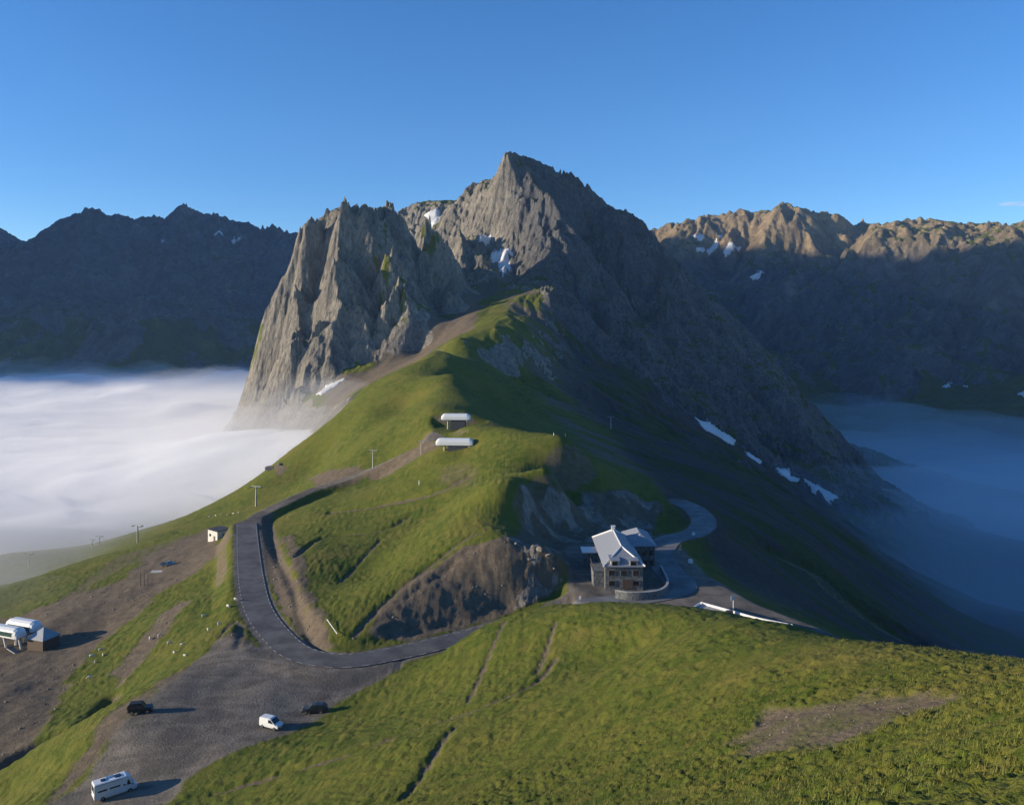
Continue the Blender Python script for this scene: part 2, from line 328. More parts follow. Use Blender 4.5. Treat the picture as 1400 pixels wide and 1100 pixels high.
NR.z = erode(NR.z, X, Y, NR.c, 26, 1.1, sh * (1 - NR.f['rd_lower']) * (1 - NR.f['rd_col']) * (1 - lot), 3, .5, .6)

# ------------------------------------------------------------------ the sheet itself
def nodes(m):
    m.use_nodes = True; t = m.node_tree; t.nodes.clear(); return t
class NT:
    def __init__(s, name):
        s.m = bpy.data.materials.new(name); s.t = nodes(s.m); s.N = s.t.nodes; s.L = s.t.links
        s.out = s.N.new('ShaderNodeOutputMaterial'); s.b = s.N.new('ShaderNodeBsdfPrincipled'); s.L.new(s.b.outputs[0], s.out.inputs['Surface'])
        s.geo = s.N.new('ShaderNodeNewGeometry')
    def set(s, sock, v):
        if isinstance(v, bpy.types.NodeSocket): s.L.new(v, sock)
        elif isinstance(v, (tuple, list)) and len(v) == 3 and sock.type == 'RGBA': sock.default_value = (*v, 1)
        else: sock.default_value = v
    def attr(s, name):
        a = s.N.new('ShaderNodeAttribute'); a.attribute_name = name; return a.outputs['Fac']
    def noise(s, scale, detail=4, rough=.55, stretch=None, dist=0., coord=None):
        n = s.N.new('ShaderNodeTexNoise'); n.inputs['Scale'].default_value = scale; n.inputs['Detail'].default_value = detail
        n.inputs['Roughness'].default_value = rough; n.inputs['Distortion'].default_value = dist
        src = coord or s.geo.outputs['Position']
        if stretch:
            mp = s.N.new('ShaderNodeMapping'); s.L.new(src, mp.inputs[0]); mp.inputs['Scale'].default_value = stretch[:3]
            if len(stretch) > 3: mp.inputs['Rotation'].default_value = stretch[3:]
            src = mp.outputs[0]
        s.L.new(src, n.inputs['Vector']); return n.outputs['Fac']
    def ramp(s, v, stops):
        r = s.N.new('ShaderNodeValToRGB'); e = r.color_ramp.elements
        for k, (p, c) in enumerate(stops):
            el = e[k] if k < 2 else e.new(p)
            el.position = p; el.color = (c, c, c, 1) if not isinstance(c, tuple) else (*c, 1)
        s.set(r.inputs[0], v); return r.outputs[0]
    def mix(s, f, a, b, mode='MIX'):
        m = s.N.new('ShaderNodeMix'); m.data_type = 'RGBA'; m.blend_type = mode
        s.set(m.inputs[0], f); s.set(m.inputs[6], a); s.set(m.inputs[7], b); return m.outputs[2]
    def math(s, op, a, b=0., clamp=False):
        m = s.N.new('ShaderNodeMath'); m.operation = op; m.use_clamp = clamp; s.set(m.inputs[0], a); s.set(m.inputs[1], b); return m.outputs[0]
    def bump(s, h, dist, strength=1., nrm=None):
        b = s.N.new('ShaderNodeBump'); b.inputs['Distance'].default_value = dist; b.inputs['Strength'].default_value = strength
        s.set(b.inputs['Height'], h)
        if nrm is not None: s.L.new(nrm, b.inputs['Normal'])
        return b.outputs[0]
def terrain_mat():
    s = NT('terrain_surface'); s.b.inputs['Roughness'].default_value = .95; s.b.inputs['Specular IOR Level'].default_value = .15
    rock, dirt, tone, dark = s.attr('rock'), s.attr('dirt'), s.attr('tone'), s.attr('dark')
    asph = s.attr('gravel')
    n1 = s.noise(.035, 5); n2 = s.noise(.35, 5, .6); n3 = s.noise(2.2, 4, .6); n4 = s.noise(9., 3, .6)
    g = s.mix(s.ramp(n1, [(.35, 0.), (.65, 1.)]), (.055, .082, .008), (.102, .118, .013))
    g = s.mix(s.ramp(n2, [(.4, 0.), (.7, 1.)]), g, (.142, .136, .022))
    g = s.mix(s.math('MULTIPLY', s.ramp(n3, [(.5, 0.), (.75, 1.)]), .45), g, (.035, .06, .008))
    g = s.mix(s.math('MULTIPLY', s.ramp(n4, [(.3, 1.), (.55, 0.)]), .35), g, (.03, .045, .008))
    g = s.mix(tone, g, (.15, .128, .028))
    # rock: grey with pale and rusty streaks, turf on the ledges comes in through 'rock'
    r1 = s.noise(.05, 6, .6, (1, 1, .45)); r2 = s.noise(.3, 6, .65, (1.6, 1.6, .35)); r3 = s.noise(1.6, 4, .6)
    r = s.mix(s.ramp(r1, [(.35, 0.), (.65, 1.)]), (.20, .18, .15), (.35, .312, .25))
    r = s.mix(s.math('MULTIPLY', s.ramp(s.noise(.22, 7, .7, (1.7, 1.7, .22)), [(.36, 1.), (.5, 0.)]), .7), r, (.075, .07, .065))
    r = s.mix(s.math('MULTIPLY', s.ramp(r3, [(.5, 0.), (.8, 1.)]), .5), r, (.45, .4, .32))
    r = s.mix(s.math('MULTIPLY', s.ramp(s.noise(.02, 9, .7, (1, 1, .5)), [(.4, 1.), (.52, 0.)]), s.math('MULTIPLY', s.attr('far'), .65)), r, (.09, .085, .07))
    r = s.mix(s.math('MULTIPLY', s.ramp(r2, [(.42, 1.), (.52, 0.)]), .45), r, (.085, .08, .075))
    r = s.mix(s.attr('sun_tint'), r, s.mix(1., r, (1.45, 1.2, .82), 'MULTIPLY'))  # golden sunlight painted into the crest rock of the right range
    r = s.mix(dark, r, s.mix(1., r, (.3, .36, .52), 'MULTIPLY')); g = s.mix(dark, g, s.mix(1., g, (.38, .45, .65), 'MULTIPLY'))  # 'dark' paints blue shade into the rock and turf colour
    d1 = s.noise(.5, 5, .65)
    d = s.mix(s.ramp(d1, [(.3, 0.), (.7, 1.)]), (.085, .066, .046), (.165, .128, .086))
    d = s.mix(s.math('MULTIPLY', s.ramp(n3, [(.5, 0.), (.8, 1.)]), .5), d, (.18, .15, .115))
    a = s.mix(s.ramp(n2, [(.3, 0.), (.7, 1.)]), (.11, .097, .08), (.215, .182, .145))
    def soft(f, n, lo=.3, hi=.7):   # break the edge of a mask with noise
        x = s.math('ADD', f, s.math('MULTIPLY', s.math('SUBTRACT', n, .5), .9))
        return s.ramp(x, [(lo, 0.), (hi, 1.)])
    a = s.mix(s.ramp(s.noise(.09, 5, .6, (1, .45, 1), 1.5), [(.42, 0.), (.6, .55)]), a, (.07, .062, .052)); a = s.mix(s.ramp(s.noise(.16, 4, .6, (.4, 1, 1), 2.), [(.5, 0.), (.68, .5)]), a, (.24, .205, .16))
    d = s.mix(dark, d, s.mix(1., d, (.38, .43, .6), 'MULTIPLY'))  # same painted shade for bare earth
    c = s.mix(soft(dirt, n2), g, d)
    c = s.mix(soft(asph, n3, .35, .6), c, a)
    c = s.mix(soft(rock, s.noise(.12, 6, .65), .4, .6), c, r)
    s.L.new(c, s.b.inputs['Base Color'])
    b = s.bump(r2, 2.6, 1.); 
    far = s.math('MULTIPLY', rock, 1.)
    farA = s.attr('far'); rb = s.noise(.022, 9, .68, (1, 1, .6)); rm = s.noise(.13, 8, .72, (1.3, 1.3, .4))
    bf = s.N.new('ShaderNodeBump'); bf.inputs['Distance'].default_value = 38; s.L.new(s.math('MULTIPLY', s.math('MULTIPLY', farA, rock), .9), bf.inputs['Strength']); s.L.new(rb, bf.inputs['Height'])
    bm_ = s.N.new('ShaderNodeBump'); bm_.inputs['Distance'].default_value = 6; s.L.new(s.math('MULTIPLY', rock, .75), bm_.inputs['Strength']); s.L.new(rm, bm_.inputs['Height']); s.L.new(bf.outputs[0], bm_.inputs['Normal'])
    bn = s.N.new('ShaderNodeBump'); s.L.new(bm_.outputs[0], bn.inputs['Normal']); bn.inputs['Distance'].default_value = 2.6
    s.L.new(far, bn.inputs['Strength'])
    s.L.new(s.math('ADD', r2, s.math('MULTIPLY', r3, .12)), bn.inputs['Height'])
    b2 = s.bump(s.math('ADD', n3, s.math('MULTIPLY', n4, .4)), .22, .8, bn.outputs[0])
    s.L.new(b2, s.b.inputs['Normal'])
    return s.m
TM = terrain_mat()
def cushions(X, Y):
    far = sm(45, 130, Y)
    p = np.abs(perlin(X / .85, Y / .85)) + .5 * np.abs(perlin(X / .42 + 9, Y / .42 + 4))
    q = np.abs(perlin(X / 2.3 + 5, Y / 2.3 + 2)) + .5 * np.abs(perlin(X / 1.2 + 3, Y / 1.2))
    m = sm(-.5, .2, fbm(X, Y, 14, 3, off=12))
    return ((1 - far) * .44 * p + (.24 + .16 * far) * q * (1 - .6 * sm(250, 420, Y))) * (.35 + .65 * m)
def steps():
    y = 62.; r = [y]
    while y < 4700:
        c = y - 60
        s = max(.16, .0042 * c) if c < 480 else (1.6 if c < 1050 else (3. if c < 1350 else (7. if c < 3300 else 30.)))
        if c > 480: s = min(s, max(1.6, .0042 * c) if c > 1050 else 1.6) if c < 1350 else s
        y += s; r.append(y)
    return np.array(r)
rr = steps()
fa = np.arange(-33.5, 33.51, .062); ca = np.arange(34, 66, .6)
ang = np.r_[-ca[::-1], fa, ca]
def sheet(name, r0, r1, label):
    i0 = int(np.searchsorted(rr, r0)); i1 = min(len(rr), int(np.searchsorted(rr, r1)) + 1)
    r = rr[i0:i1]
    T, Rr = np.meshgrid(np.radians(ang), r)
    Yv = Rr * np.cos(T) - 60.; Xv = Rr * np.sin(T)
    z = get('z', Xv, Yv).astype(np.float32)
    crag = get('crag', Xv, Yv)
    m = farmask(Xv, Yv)
    dzr = np.gradient(z, axis=0) / np.gradient(Rr, axis=0); dzt = np.gradient(z, axis=1) / (np.gradient(T, axis=1) * Rr)
    slope = np.hypot(dzr, dzt)
    nb = np.clip(get('bank', Xv, Yv) + get('scar', Xv, Yv), 0, 1)
    man = np.clip(get('rd_main', Xv, Yv) + get('rd_col', Xv, Yv) + get('rd_track', Xv, Yv) + get('rd_lower', Xv, Yv) + get('lot', Xv, Yv) + get('park', Xv, Yv), 0, 1)
    n1 = fbm(Xv, Yv, 30, 4)
    rock = crag * sm(.62, .95, slope + .35 * n1 - .25 * sm(.1, .5, fbm(Xv, Yv, 60, 3, off=7))) * (1 - m)
    lg = .62 * get('ledge', Xv, Yv) * sm(-.2, .3, fbm(Xv, Yv, 9, 4, .65))
    rock = rock * (1 - lg)
    rock = np.maximum(rock, m * sm(.42, .6, slope + .4 * fbm(Xv, Yv, 260, 5) - .22 * (Xv > 250) * sm(330, 180, z)))
    sl = sm(.80, 1.1, slope + .2 * n1) * (1 - man) * sm(420, 520, Yv)
    rock = np.maximum(rock, sl * (1 - lg))
    bankr = get('bank', Xv, Yv) * sm(-.2, .3, fbm(Xv, Yv, 6, 4) + .6 * (Xv - 4) / 10) * (Xv > -6)
    rock = np.maximum(rock, .8 * bankr); rock = np.maximum(rock, .7 * get('scar', Xv, Yv) * sm(-.3, .2, fbm(Xv, Yv, 9, 4)))
    # scree chute and the stony ground round the mountain's foot
    dirt = np.clip(get('dirt', Xv, Yv) + get('yard', Xv, Yv) + nb, 0, 1)
    dirt = np.maximum(dirt, get('scree', Xv, Yv))
    flank = np.maximum(sm(300, 360, Yv) * sm(-20, 20, Xv - 30 + .12 * (Yv - 400)), sm(195, 230, Yv) * sm(52, 66, Xv)) * (1 - crag) * (Yv < 1000)
    u_ = (Xv * .8 - Yv * .6); v_ = (Xv * .6 + Yv * .8)
    streak = fbm(v_ / 16, u_ / 70, 1., 4, .6)
    dirt = np.maximum(dirt, flank * (1 - man) * sm(-.22, .12, streak + .3 * fbm(Xv, Yv, 90, 3)) * .9)
    steepn = sm(.75, 1.1, slope) * (Yv < 430) * (1 - man)
    dirt = np.maximum(dirt, .6 * steepn)
    gravel = np.clip(man - .55 * get('rd_lower', Xv, Yv), 0, 1)
    dark = m * (1 - sm(-200, 300, Xv)) * (.68 - .5 * sm(.15, .5, fbm(Xv, Yv, 90, 5, .6))) + m * sm(0, 400, Xv) * (.66 - .55 * sm(.1, .45, fbm(Xv, Yv, 110, 5, .6, off=21))) * sm(300, 160, z)  # painted shade: where the far ranges get darker, bluer colour
    dark = np.maximum(dark, (1 - m) * np.maximum(sm(10, 60, Xv - 30 + .12 * (Yv - 400)) * sm(300, 400, Yv), sm(195, 240, Yv) * sm(48, 66, Xv)) * np.where(crag > .3, .75, 1.))  # painted shade on the right-hand flank and the peak's right face
    sun_tint = m * sm(200, 500, Xv) * sm(140, 260, z)  # upper right range only: sunlit band put into the rock colour
    rock = rock * (1 - .75 * m * sm(60, 0, z) * (Xv < 0) * sm(-.2, .1, fbm(Xv, Yv, 120, 4))) if r0 > 1300 else rock
    # fine relief
    amp = np.clip(Rr - 60, 20, 400)
    z += (1 - man) * (1 - np.clip(rock, 0, 1)) * (.10 + .12 * sm(0, 40, fbm(Xv, Yv, 40, 2) * 60)) * fbm(Xv, Yv, 2.6, 3, .6) * sm(-.3, .5, n1 + .25) * (Yv < 520) * 1.6
    turf = (1 - man) * (1 - np.clip(rock, 0, 1)) * (1 - .8 * sm(.3, .7, dirt)) * (Yv < 560)
    z += turf * cushions(Xv, Yv)
    z += turf * .11 * sm(.12, .4, slope) * perlin(z / .8 + .6 * fbm(Xv, Yv, 9, 2), (Xv - Yv * .5) / 14)
    z += get('dirt', Xv, Yv) * (Yv < 110) * (.07 * fbm(Xv, Yv, .5, 3, .7) - .1)
    z += np.clip(rock, 0, 1) * (Yv > 420) * (1 - m) * 1.0 * fbm(Xv, Yv, 8, 3, .6, ridge=True)
    z += m * 6 * fbm(Xv, Yv, 55, 4, .6, ridge=True)
    z += (.35 * nb + bankr) * .7 * fbm(Xv, Yv, 3.5, 3, .6, ridge=True) * (1 - man)
    tone = np.clip(.35 * sm(150, 60, Yv) * sm(-.1, .4, fbm(Xv, Yv, 2.2, 3, off=77)) + .55 * sm(.05, .5, fbm(Xv, Yv, 25, 4, off=50)) + .35 * sm(.1, .5, fbm(Xv, Yv, 5, 3, off=90)), 0, 1)
    nr, nc = z.shape
    me = bpy.data.meshes.new(name)
    co = np.stack([Xv, Yv, z], -1).reshape(-1, 3).astype(np.float32)
    idx = np.arange(nr * nc, dtype=np.int32).reshape(nr, nc)
    q = np.stack([idx[:-1, :-1], idx[:-1, 1:], idx[1:, 1:], idx[1:, :-1]], -1).reshape(-1, 4)
    me.vertices.add(len(co)); me.vertices.foreach_set('co', co.ravel())
    me.loops.add(q.size); me.loops.foreach_set('vertex_index', q.ravel())
    me.polygons.add(len(q)); me.polygons.foreach_set('loop_start', np.arange(0, q.size, 4, dtype=np.int32))
    me.polygons.foreach_set('use_smooth', np.full(len(q), name == 'ground'))
    me.update()
    for k, v in dict(dark=dark, sun_tint=sun_tint, far=m, rock=rock, dirt=dirt, tone=tone, gravel=gravel).items():
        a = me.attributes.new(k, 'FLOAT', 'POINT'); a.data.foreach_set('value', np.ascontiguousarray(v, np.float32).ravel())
    me.materials.append(TM)
    o = bpy.data.objects.new(name, me); sc.collection.objects.link(o); o['kind'] = 'structure'; o['label'] = label
    print(name, nr, nc)
    return o
MR.f['scree'] = poly_mask(MR, None, 8, noise=22, ns=30, xy=[P(*q)[:2] for q in [(420,548,600),(440,532,640),(500,506,650),(570,472,675),(620,435,725),(665,372,850),(690,385,815),(672,400,760),(650,440,690),(640,455,610),(590,500,575),(500,545,570)]])
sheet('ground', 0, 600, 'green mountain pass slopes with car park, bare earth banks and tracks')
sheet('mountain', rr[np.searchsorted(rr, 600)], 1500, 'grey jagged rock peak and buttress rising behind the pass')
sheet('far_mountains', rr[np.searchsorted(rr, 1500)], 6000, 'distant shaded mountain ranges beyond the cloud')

# ------------------------------------------------------------------ builders for things
col = sc.collection
def paint(name, c, rough=.6, metal=0., var=.0, scale=3., spec=.5, c2=None, bump=0., stretch=None):
    s = NT(name); s.b.inputs['Roughness'].default_value = rough; s.b.inputs['Metallic'].default_value = metal
    s.b.inputs['Specular IOR Level'].default_value = spec
    if var or c2:
        tc = s.N.new('ShaderNodeTexCoord'); n = s.noise(scale, 4, .6, stretch, coord=tc.outputs['Object'])
        s.L.new(s.mix(s.ramp(n, [(.35, 0.), (.65, 1.)]), tuple(x * (1 - var) for x in c), c2 or tuple(min(1, x * (1 + var)) for x in c)), s.b.inputs['Base Color'])
        if bump: s.L.new(s.bump(n, bump), s.b.inputs['Normal'])
    else: s.b.inputs['Base Color'].default_value = (*c, 1)
    return s.m
MT = dict(
    white=paint('white_paint', (.72, .72, .7), .35, var=.08), van=paint('van_paint', (.75, .75, .73), .3, var=.05), dark=paint('dark_car_paint', (.02, .023, .026), .3, .3, var=.3),
    grey=paint('grey_car_paint', (.05, .053, .058), .3, .4, var=.2), silver=paint('silver_paint', (.45, .47, .48), .3, .5, var=.1), glass=paint('window_glass', (.015, .02, .025), .08, 0, spec=.8),
    tyre=paint('rubber', (.015, .015, .015), .9), rim=paint('wheel_metal', (.4, .4, .4), .35, .9), black=paint('black_plastic', (.02, .02, .02), .6),
    lamp=paint('lamp_glass', (.6, .6, .55), .1), red=paint('tail_glass', (.3, .02, .015), .2), blue=paint('blue_paint', (.16, .3, .42), .35, .2, var=.1),
    render=paint('cream_render', (.58, .55, .5), .9, var=.15, scale=1.2, bump=.02), stone=paint('stone_wall', (.10, .11, .115), .95, c2=(.19, .195, .19), var=.3, scale=1.6, bump=.15),
    slate=paint('slate_roof', (.23, .245, .27), .55, var=.18, scale=1.4, stretch=(4, 4, 1)), trim=paint('pale_metal', (.72, .72, .7), .4, .2, var=.06),
    steel=paint('galvanised_steel', (.33, .34, .34), .5, .6, var=.15), concrete=paint('concrete', (.34, .32, .29), .9, var=.2, scale=.8, bump=.02),
    wood=paint('weathered_wood', (.13, .1, .07), .9, var=.3, scale=5), fleece=paint('fleece', (.62, .58, .48), 1, var=.12, scale=6, bump=.05), face=paint('dark_face', (.06, .05, .045), .9),
    shell=paint('fibreglass_shell', (.78, .77, .73), .35, var=.05), tarmac=paint('tarmac', (.075, .072, .07), .92, c2=(.125, .117, .11), var=.25, scale=.22, bump=.01), oldtarmac=paint('worn_tarmac', (.13, .13, .13), .92, c2=(.2, .197, .19), var=.2, scale=.2, bump=.01), mark=paint('road_paint', (.33, .32, .29), .8, var=.25, scale=2),
    darkroof=paint('dark_roof', (.05, .05, .055), .8, var=.2), greenglass=paint('tinted_glass', (.05, .09, .08), .1, spec=.8), dkwood=paint('brown_boards', (.09, .06, .04), .85, var=.3, scale=4), snow=paint('old_snow', (.74, .74, .74), .8, c2=(.55, .54, .52), var=.2, scale=.12, bump=.4),
    boulder=paint('boulder_rock', (.13, .115, .095), .95, c2=(.25, .22, .175), var=.3, scale=1.2, bump=.2), redcl=paint('red_cloth', (.35, .04, .03), .9), blcl=paint('dark_cloth', (.03, .035, .05), .9), skin=paint('skin', (.5, .33, .25), .7))
class MB:
    def __init__(s): s.bm = bmesh.new()
    def box(s, c, d, rz=0., bev=0., rot=None):
        r = bmesh.ops.create_cube(s.bm, size=1); vs = r['verts']
        bmesh.ops.scale(s.bm, vec=d, verts=vs)
        if bev:
            es = list({e for v in vs for e in v.link_edges})
            o = bmesh.ops.bevel(s.bm, geom=es, offset=bev, segments=2, affect='EDGES'); vs = list({v for f in o['faces'] for v in f.verts} | {v for v in vs if v.is_valid})
        m = Matrix.Translation(c) @ (rot or Matrix.Rotation(rz, 4, 'Z'))
        bmesh.ops.transform(s.bm, matrix=m, verts=vs); return s
    def cyl(s, a, b, r, r2=None, n=12):
        a, b = Vector(a), Vector(b); d = b - a
        q = bmesh.ops.create_cone(s.bm, cap_ends=True, segments=n, radius1=r, radius2=r if r2 is None else r2, depth=d.length)
        bmesh.ops.transform(s.bm, matrix=Matrix.Translation((a + b) / 2) @ d.to_track_quat('Z', 'Y').to_matrix().to_4x4(), verts=q['verts']); return s
    def poly(s, vs, fs):
        v = [s.bm.verts.new(p) for p in vs]
        for f in fs: s.bm.faces.new([v[i] for i in f])
        return s
    def loft(s, secs, cap=True):
        """rings of equal length, joined end to end"""
        rings = [[s.bm.verts.new(p) for p in r] for r in secs]; n = len(rings[0])
        for a, b in zip(rings[:-1], rings[1:]):
            for i in range(n): s.bm.faces.new([a[i], a[(i + 1) % n], b[(i + 1) % n], b[i]])
        if cap: s.bm.faces.new(rings[0][::-1]); s.bm.faces.new(rings[-1])
        return s
    def build(s, name, mat, parent=None, smooth=False, loc=None):
        bmesh.ops.recalc_face_normals(s.bm, faces=s.bm.faces)
        me = bpy.data.meshes.new(name); s.bm.to_mesh(me); s.bm.free()
        if smooth:
            for p in me.polygons: p.use_smooth = True
        me.materials.append(mat if not isinstance(mat, str) else MT[mat]); o = bpy.data.objects.new(name, me); col.objects.link(o)
        if parent: o.parent = parent
        if loc: o.location = loc
        return o
def tag(o, label=None, cat=None, group=None, kind=None):
    if label: o['label'] = label
    if cat: o['category'] = cat
    if group: o['group'] = group
    if kind: o['kind'] = kind
    return o
def empty(name, loc, rz=0., label=None, cat=None, group=None):
    o = bpy.data.objects.new(name, None); col.objects.link(o); o.location = loc; o.rotation_euler = (0, 0, rz); o.empty_display_size = .5
    return tag(o, label, cat, group)
def dup(root, loc, rz, label, group=None, scale=1.):
    def cp(o, par):
        c = o.copy(); col.objects.link(c); c.parent = par
        for ch in o.children: cp(ch, c)
        return c
    r = cp(root, None); r.location = loc; r.rotation_euler = (0, 0, rz); r['label'] = label; r.scale = (scale,) * 3
    if group: r['group'] = group
    return r
def gz(x, y): return float(get('z', np.array([x]), np.array([y]))[0])
def on(x, y, sink=.0): return (x, y, gz(x, y) - sink)

# ------------------------------------------------------------------ roads as sheets on the ground, painted edges
def ribbon(name, path, wd, mat, dz, off=0., dash=None, label=''):
    p = np.array(path); seg = np.r_[0, np.cumsum(np.hypot(*np.diff(p[:, :2], axis=0).T))]
    t = np.arange(0, seg[-1], .75); q = np.stack([np.interp(t, seg, p[:, k]) for k in range(3)], -1)
    tg = np.gradient(q[:, :2], axis=0); tg /= np.linalg.norm(tg, axis=1)[:, None] + 1e-9; nn = np.c_[-tg[:, 1], tg[:, 0]]
    m = MB(); prev = None
    for i in range(len(q)):
        if dash and (t[i] % dash[0]) > dash[1]: prev = None; continue
        c = q[i, :2] + nn[i] * off; cur = []
        for k in np.linspace(-.5, .5, 7 if wd > 2 else 2):
            xy = c + nn[i] * wd * k; cur.append(m.bm.verts.new((xy[0], xy[1], q[i, 2] + dz)))
        if prev:
            for a in range(len(cur) - 1): m.bm.faces.new([prev[a], prev[a + 1], cur[a + 1], cur[a]])
        prev = cur
    o = m.build(name, mat, smooth=True); tag(o, label, kind='structure'); return o
pm, _ = ROADS['main']; pc, _ = ROADS['col']
ribbon('road', pm, 7.0, 'tarmac', .02, label='grey tarmac road bending through the hairpin below the knoll')
ribbon('road', pc, 8.0, 'oldtarmac', .024, label='shaded tarmac road winding past the lodge')
for sgn, nm in ((-1, 'outer'), (1, 'inner')):
    ribbon('road_marking', pm, .22, 'mark', .035, off=sgn * 3.28, dash=(3.0, 1.6), label='dashed white line along the %s edge of the hairpin road' % nm)

# ------------------------------------------------------------------ vehicles
def wheelset(root, xs, hw, r, w=.22):
    for x in xs:
        for sy in (-1, 1):
            y = sy * (hw - w / 2)
            t = MB().cyl((0, -w / 2, 0), (0, w / 2, 0), r, n=20).build('wheel', 'tyre', root, True, (x, y, r))
            MB().cyl((0, sy * (w / 2 + .005), 0), (0, sy * (w / 2 - .06), 0), r * .6, n=14).build('rim', 'rim', t)
def bodymesh(secs, hw):
    """secs: x, z bottom, z waist, z roof, roof half width -> a lofted shell with rounded shoulders"""
    rings = []
    for x, zb, zw, zr, rw, k in secs:
        h = hw * k
        rings.append([(x, -h * .93, zb), (x, -h, zb + .18), (x, -h, zw), (x, -rw, zr - .06), (x, -rw * .8, zr), (x, rw * .8, zr), (x, rw, zr - .06), (x, h, zw), (x, h, zb + .18), (x, h * .93, zb)])
    return rings
def vehicle(name, loc, rz, label, paint_, L, hw, secs, side, front, rear, wheels, wr, lampz, extras=None, cat='car', cb='body'):
    root = empty(name, loc, rz, label, cat)
    MB().loft(bodymesh(secs, hw)).build('body', paint_, root)
    for sy in (-1, 1):
        for quad in side:      # each pane: corners as x, z, and how far in from the flank at that height
            pts = [(x, sy * (hw - ins + .012), z) for x, z, ins in quad]; pin = [(x, sy * (hw - ins - .03), z) for x, z, ins in quad]
            n = len(pts)
            MB().poly(pts + pin, [list(range(n)), list(range(n, 2 * n))[::-1]] + [[i, (i + 1) % n, n + (i + 1) % n, n + i] for i in range(n)]).build('window', 'glass', root)
        MB().box((L / 2 - .02, sy * hw * .74, lampz), (.1, .3, .16), bev=.02).build('headlight', 'lamp', root)
        MB().box((-L / 2 + .02, sy * hw * .84, lampz + .12), (.08, .16, .3), bev=.02).build('tail_light', 'red', root)
        MB().box((wheels[0] + .35, sy * (hw + .1), secs[len(secs) // 2][2] + .08), (.14, .2, .2), bev=.03).build('mirror', 'black', root)
    for nm, q in (('windscreen', front), ('rear_window', rear)):
        (x0, z0, w0), (x1, z1, w1) = q; d = .02 if nm == 'windscreen' else -.02
        a = [(x0 + d, -w0, z0 + .012), (x0 + d, w0, z0 + .012), (x1 + d, w1, z1 + .012), (x1 + d, -w1, z1 + .012)]; b = [(x - d * 2.5, y, z - .03) for x, y, z in a]
        MB().poly(a + b, [[0, 1, 2, 3], [7, 6, 5, 4]] + [[i, (i + 1) % 4, 4 + (i + 1) % 4, 4 + i] for i in range(4)]).build(nm, 'glass', root)
    MB().box((L / 2, 0, .42), (.14, hw * 1.8, .2), bev=.04).build('bumper', 'black', root); MB().box((-L / 2, 0, .42), (.14, hw * 1.8, .2), bev=.04).build('bumper', 'black', root)
    MB().box((L / 2 + .075, 0, .42), (.02, .5, .11)).build('number_plate', 'white', root)
    wheelset(root, wheels, hw + .01, wr)
    for f in extras or (): f(root)
    return root
# campervan: long high-roofed van seen from behind
h = 2.65
vehicle('camper_van', on(-60.6, 122.6), R(38), 'white high-roofed camper van with roof windows, parked lowest in the car park', 'van', 6.0, 1.03,
    [(-3.0, .35, 1.3, h - .05, .9, .97), (-2.9, .3, 1.3, h, .93, 1), (1.5, .3, 1.3, h, .93, 1), (2.05, .3, 1.25, h - .25, .88, 1), (2.55, .3, 1.2, 1.35, .85, .97), (2.95, .34, .95, 1.05, .8, .93), (3.0, .4, .8, .85, .78, .9)],
    [[(-2.5, 1.45, .02), (-1.2, 1.45, .02), (-1.2, 2.1, .08), (-2.5, 2.1, .08)], [(-.9, 1.45, .02), (.6, 1.45, .02), (.6, 2.1, .08), (-.9, 2.1, .08)], [(1.0, 1.35, .01), (2.1, 1.3, .02), (1.85, 2.0, .08), (1.0, 2.05, .08)]],
    ((2.55, 1.37, .8), (2.07, 2.36, .78)), ((-3.0, 1.4, .75), (-3.0, 2.25, .75)), (1.95, -1.85), .34, .8,
    [lambda r: MB().box((-1.6, 0, h + .05), (.7, .7, .12), bev=.03).build('roof_window', 'glass', r), lambda r: MB().box((.4, 0, h + .05), (.9, .8, .12), bev=.03).build('roof_window', 'glass', r),
     lambda r: MB().box((-.6, .35, h + .04), (1.1, .6, .06)).build('solar_panel', 'blue', r), lambda r: MB().cyl((-2.9, -1.0, h - .1), (.8, -1.0, h - .1), .08).build('awning', 'silver', r)], cat='camper van')
vehicle('off_road_car', on(-67.6, 146.3), R(14), 'black boxy off-road car with spare wheel parked alone near the bank', 'dark', 4.1, .88,
    [(-1.95, .45, 1.05, 1.78, .78, .97), (-1.85, .42, 1.05, 1.84, .8, 1), (.35, .42, 1.05, 1.84, .8, 1), (.8, .42, 1.05, 1.15, .82, 1), (1.85, .42, 1.02, 1.08, .8, .98), (2.0, .5, .95, 1.0, .78, .95)],
    [[(-1.7, 1.15, .01), (-.75, 1.15, .01), (-.75, 1.68, .07), (-1.7, 1.68, .07)], [(-.6, 1.15, .01), (.6, 1.15, .01), (.32, 1.68, .07), (-.6, 1.68, .07)]],
    ((.8, 1.16, .74), (.37, 1.78, .7)), ((-1.95, 1.15, .68), (-1.94, 1.68, .66)), (1.3, -1.25), .38, .85,
    [lambda r: MB().cyl((-2.02, .1, 1.0), (-2.22, .1, 1.0), .34, n=18).build('spare_wheel', 'tyre', r), lambda r: MB().box((-.7, 0, 1.93), (1.9, 1.3, .05)).build('roof_rack', 'black', r)])
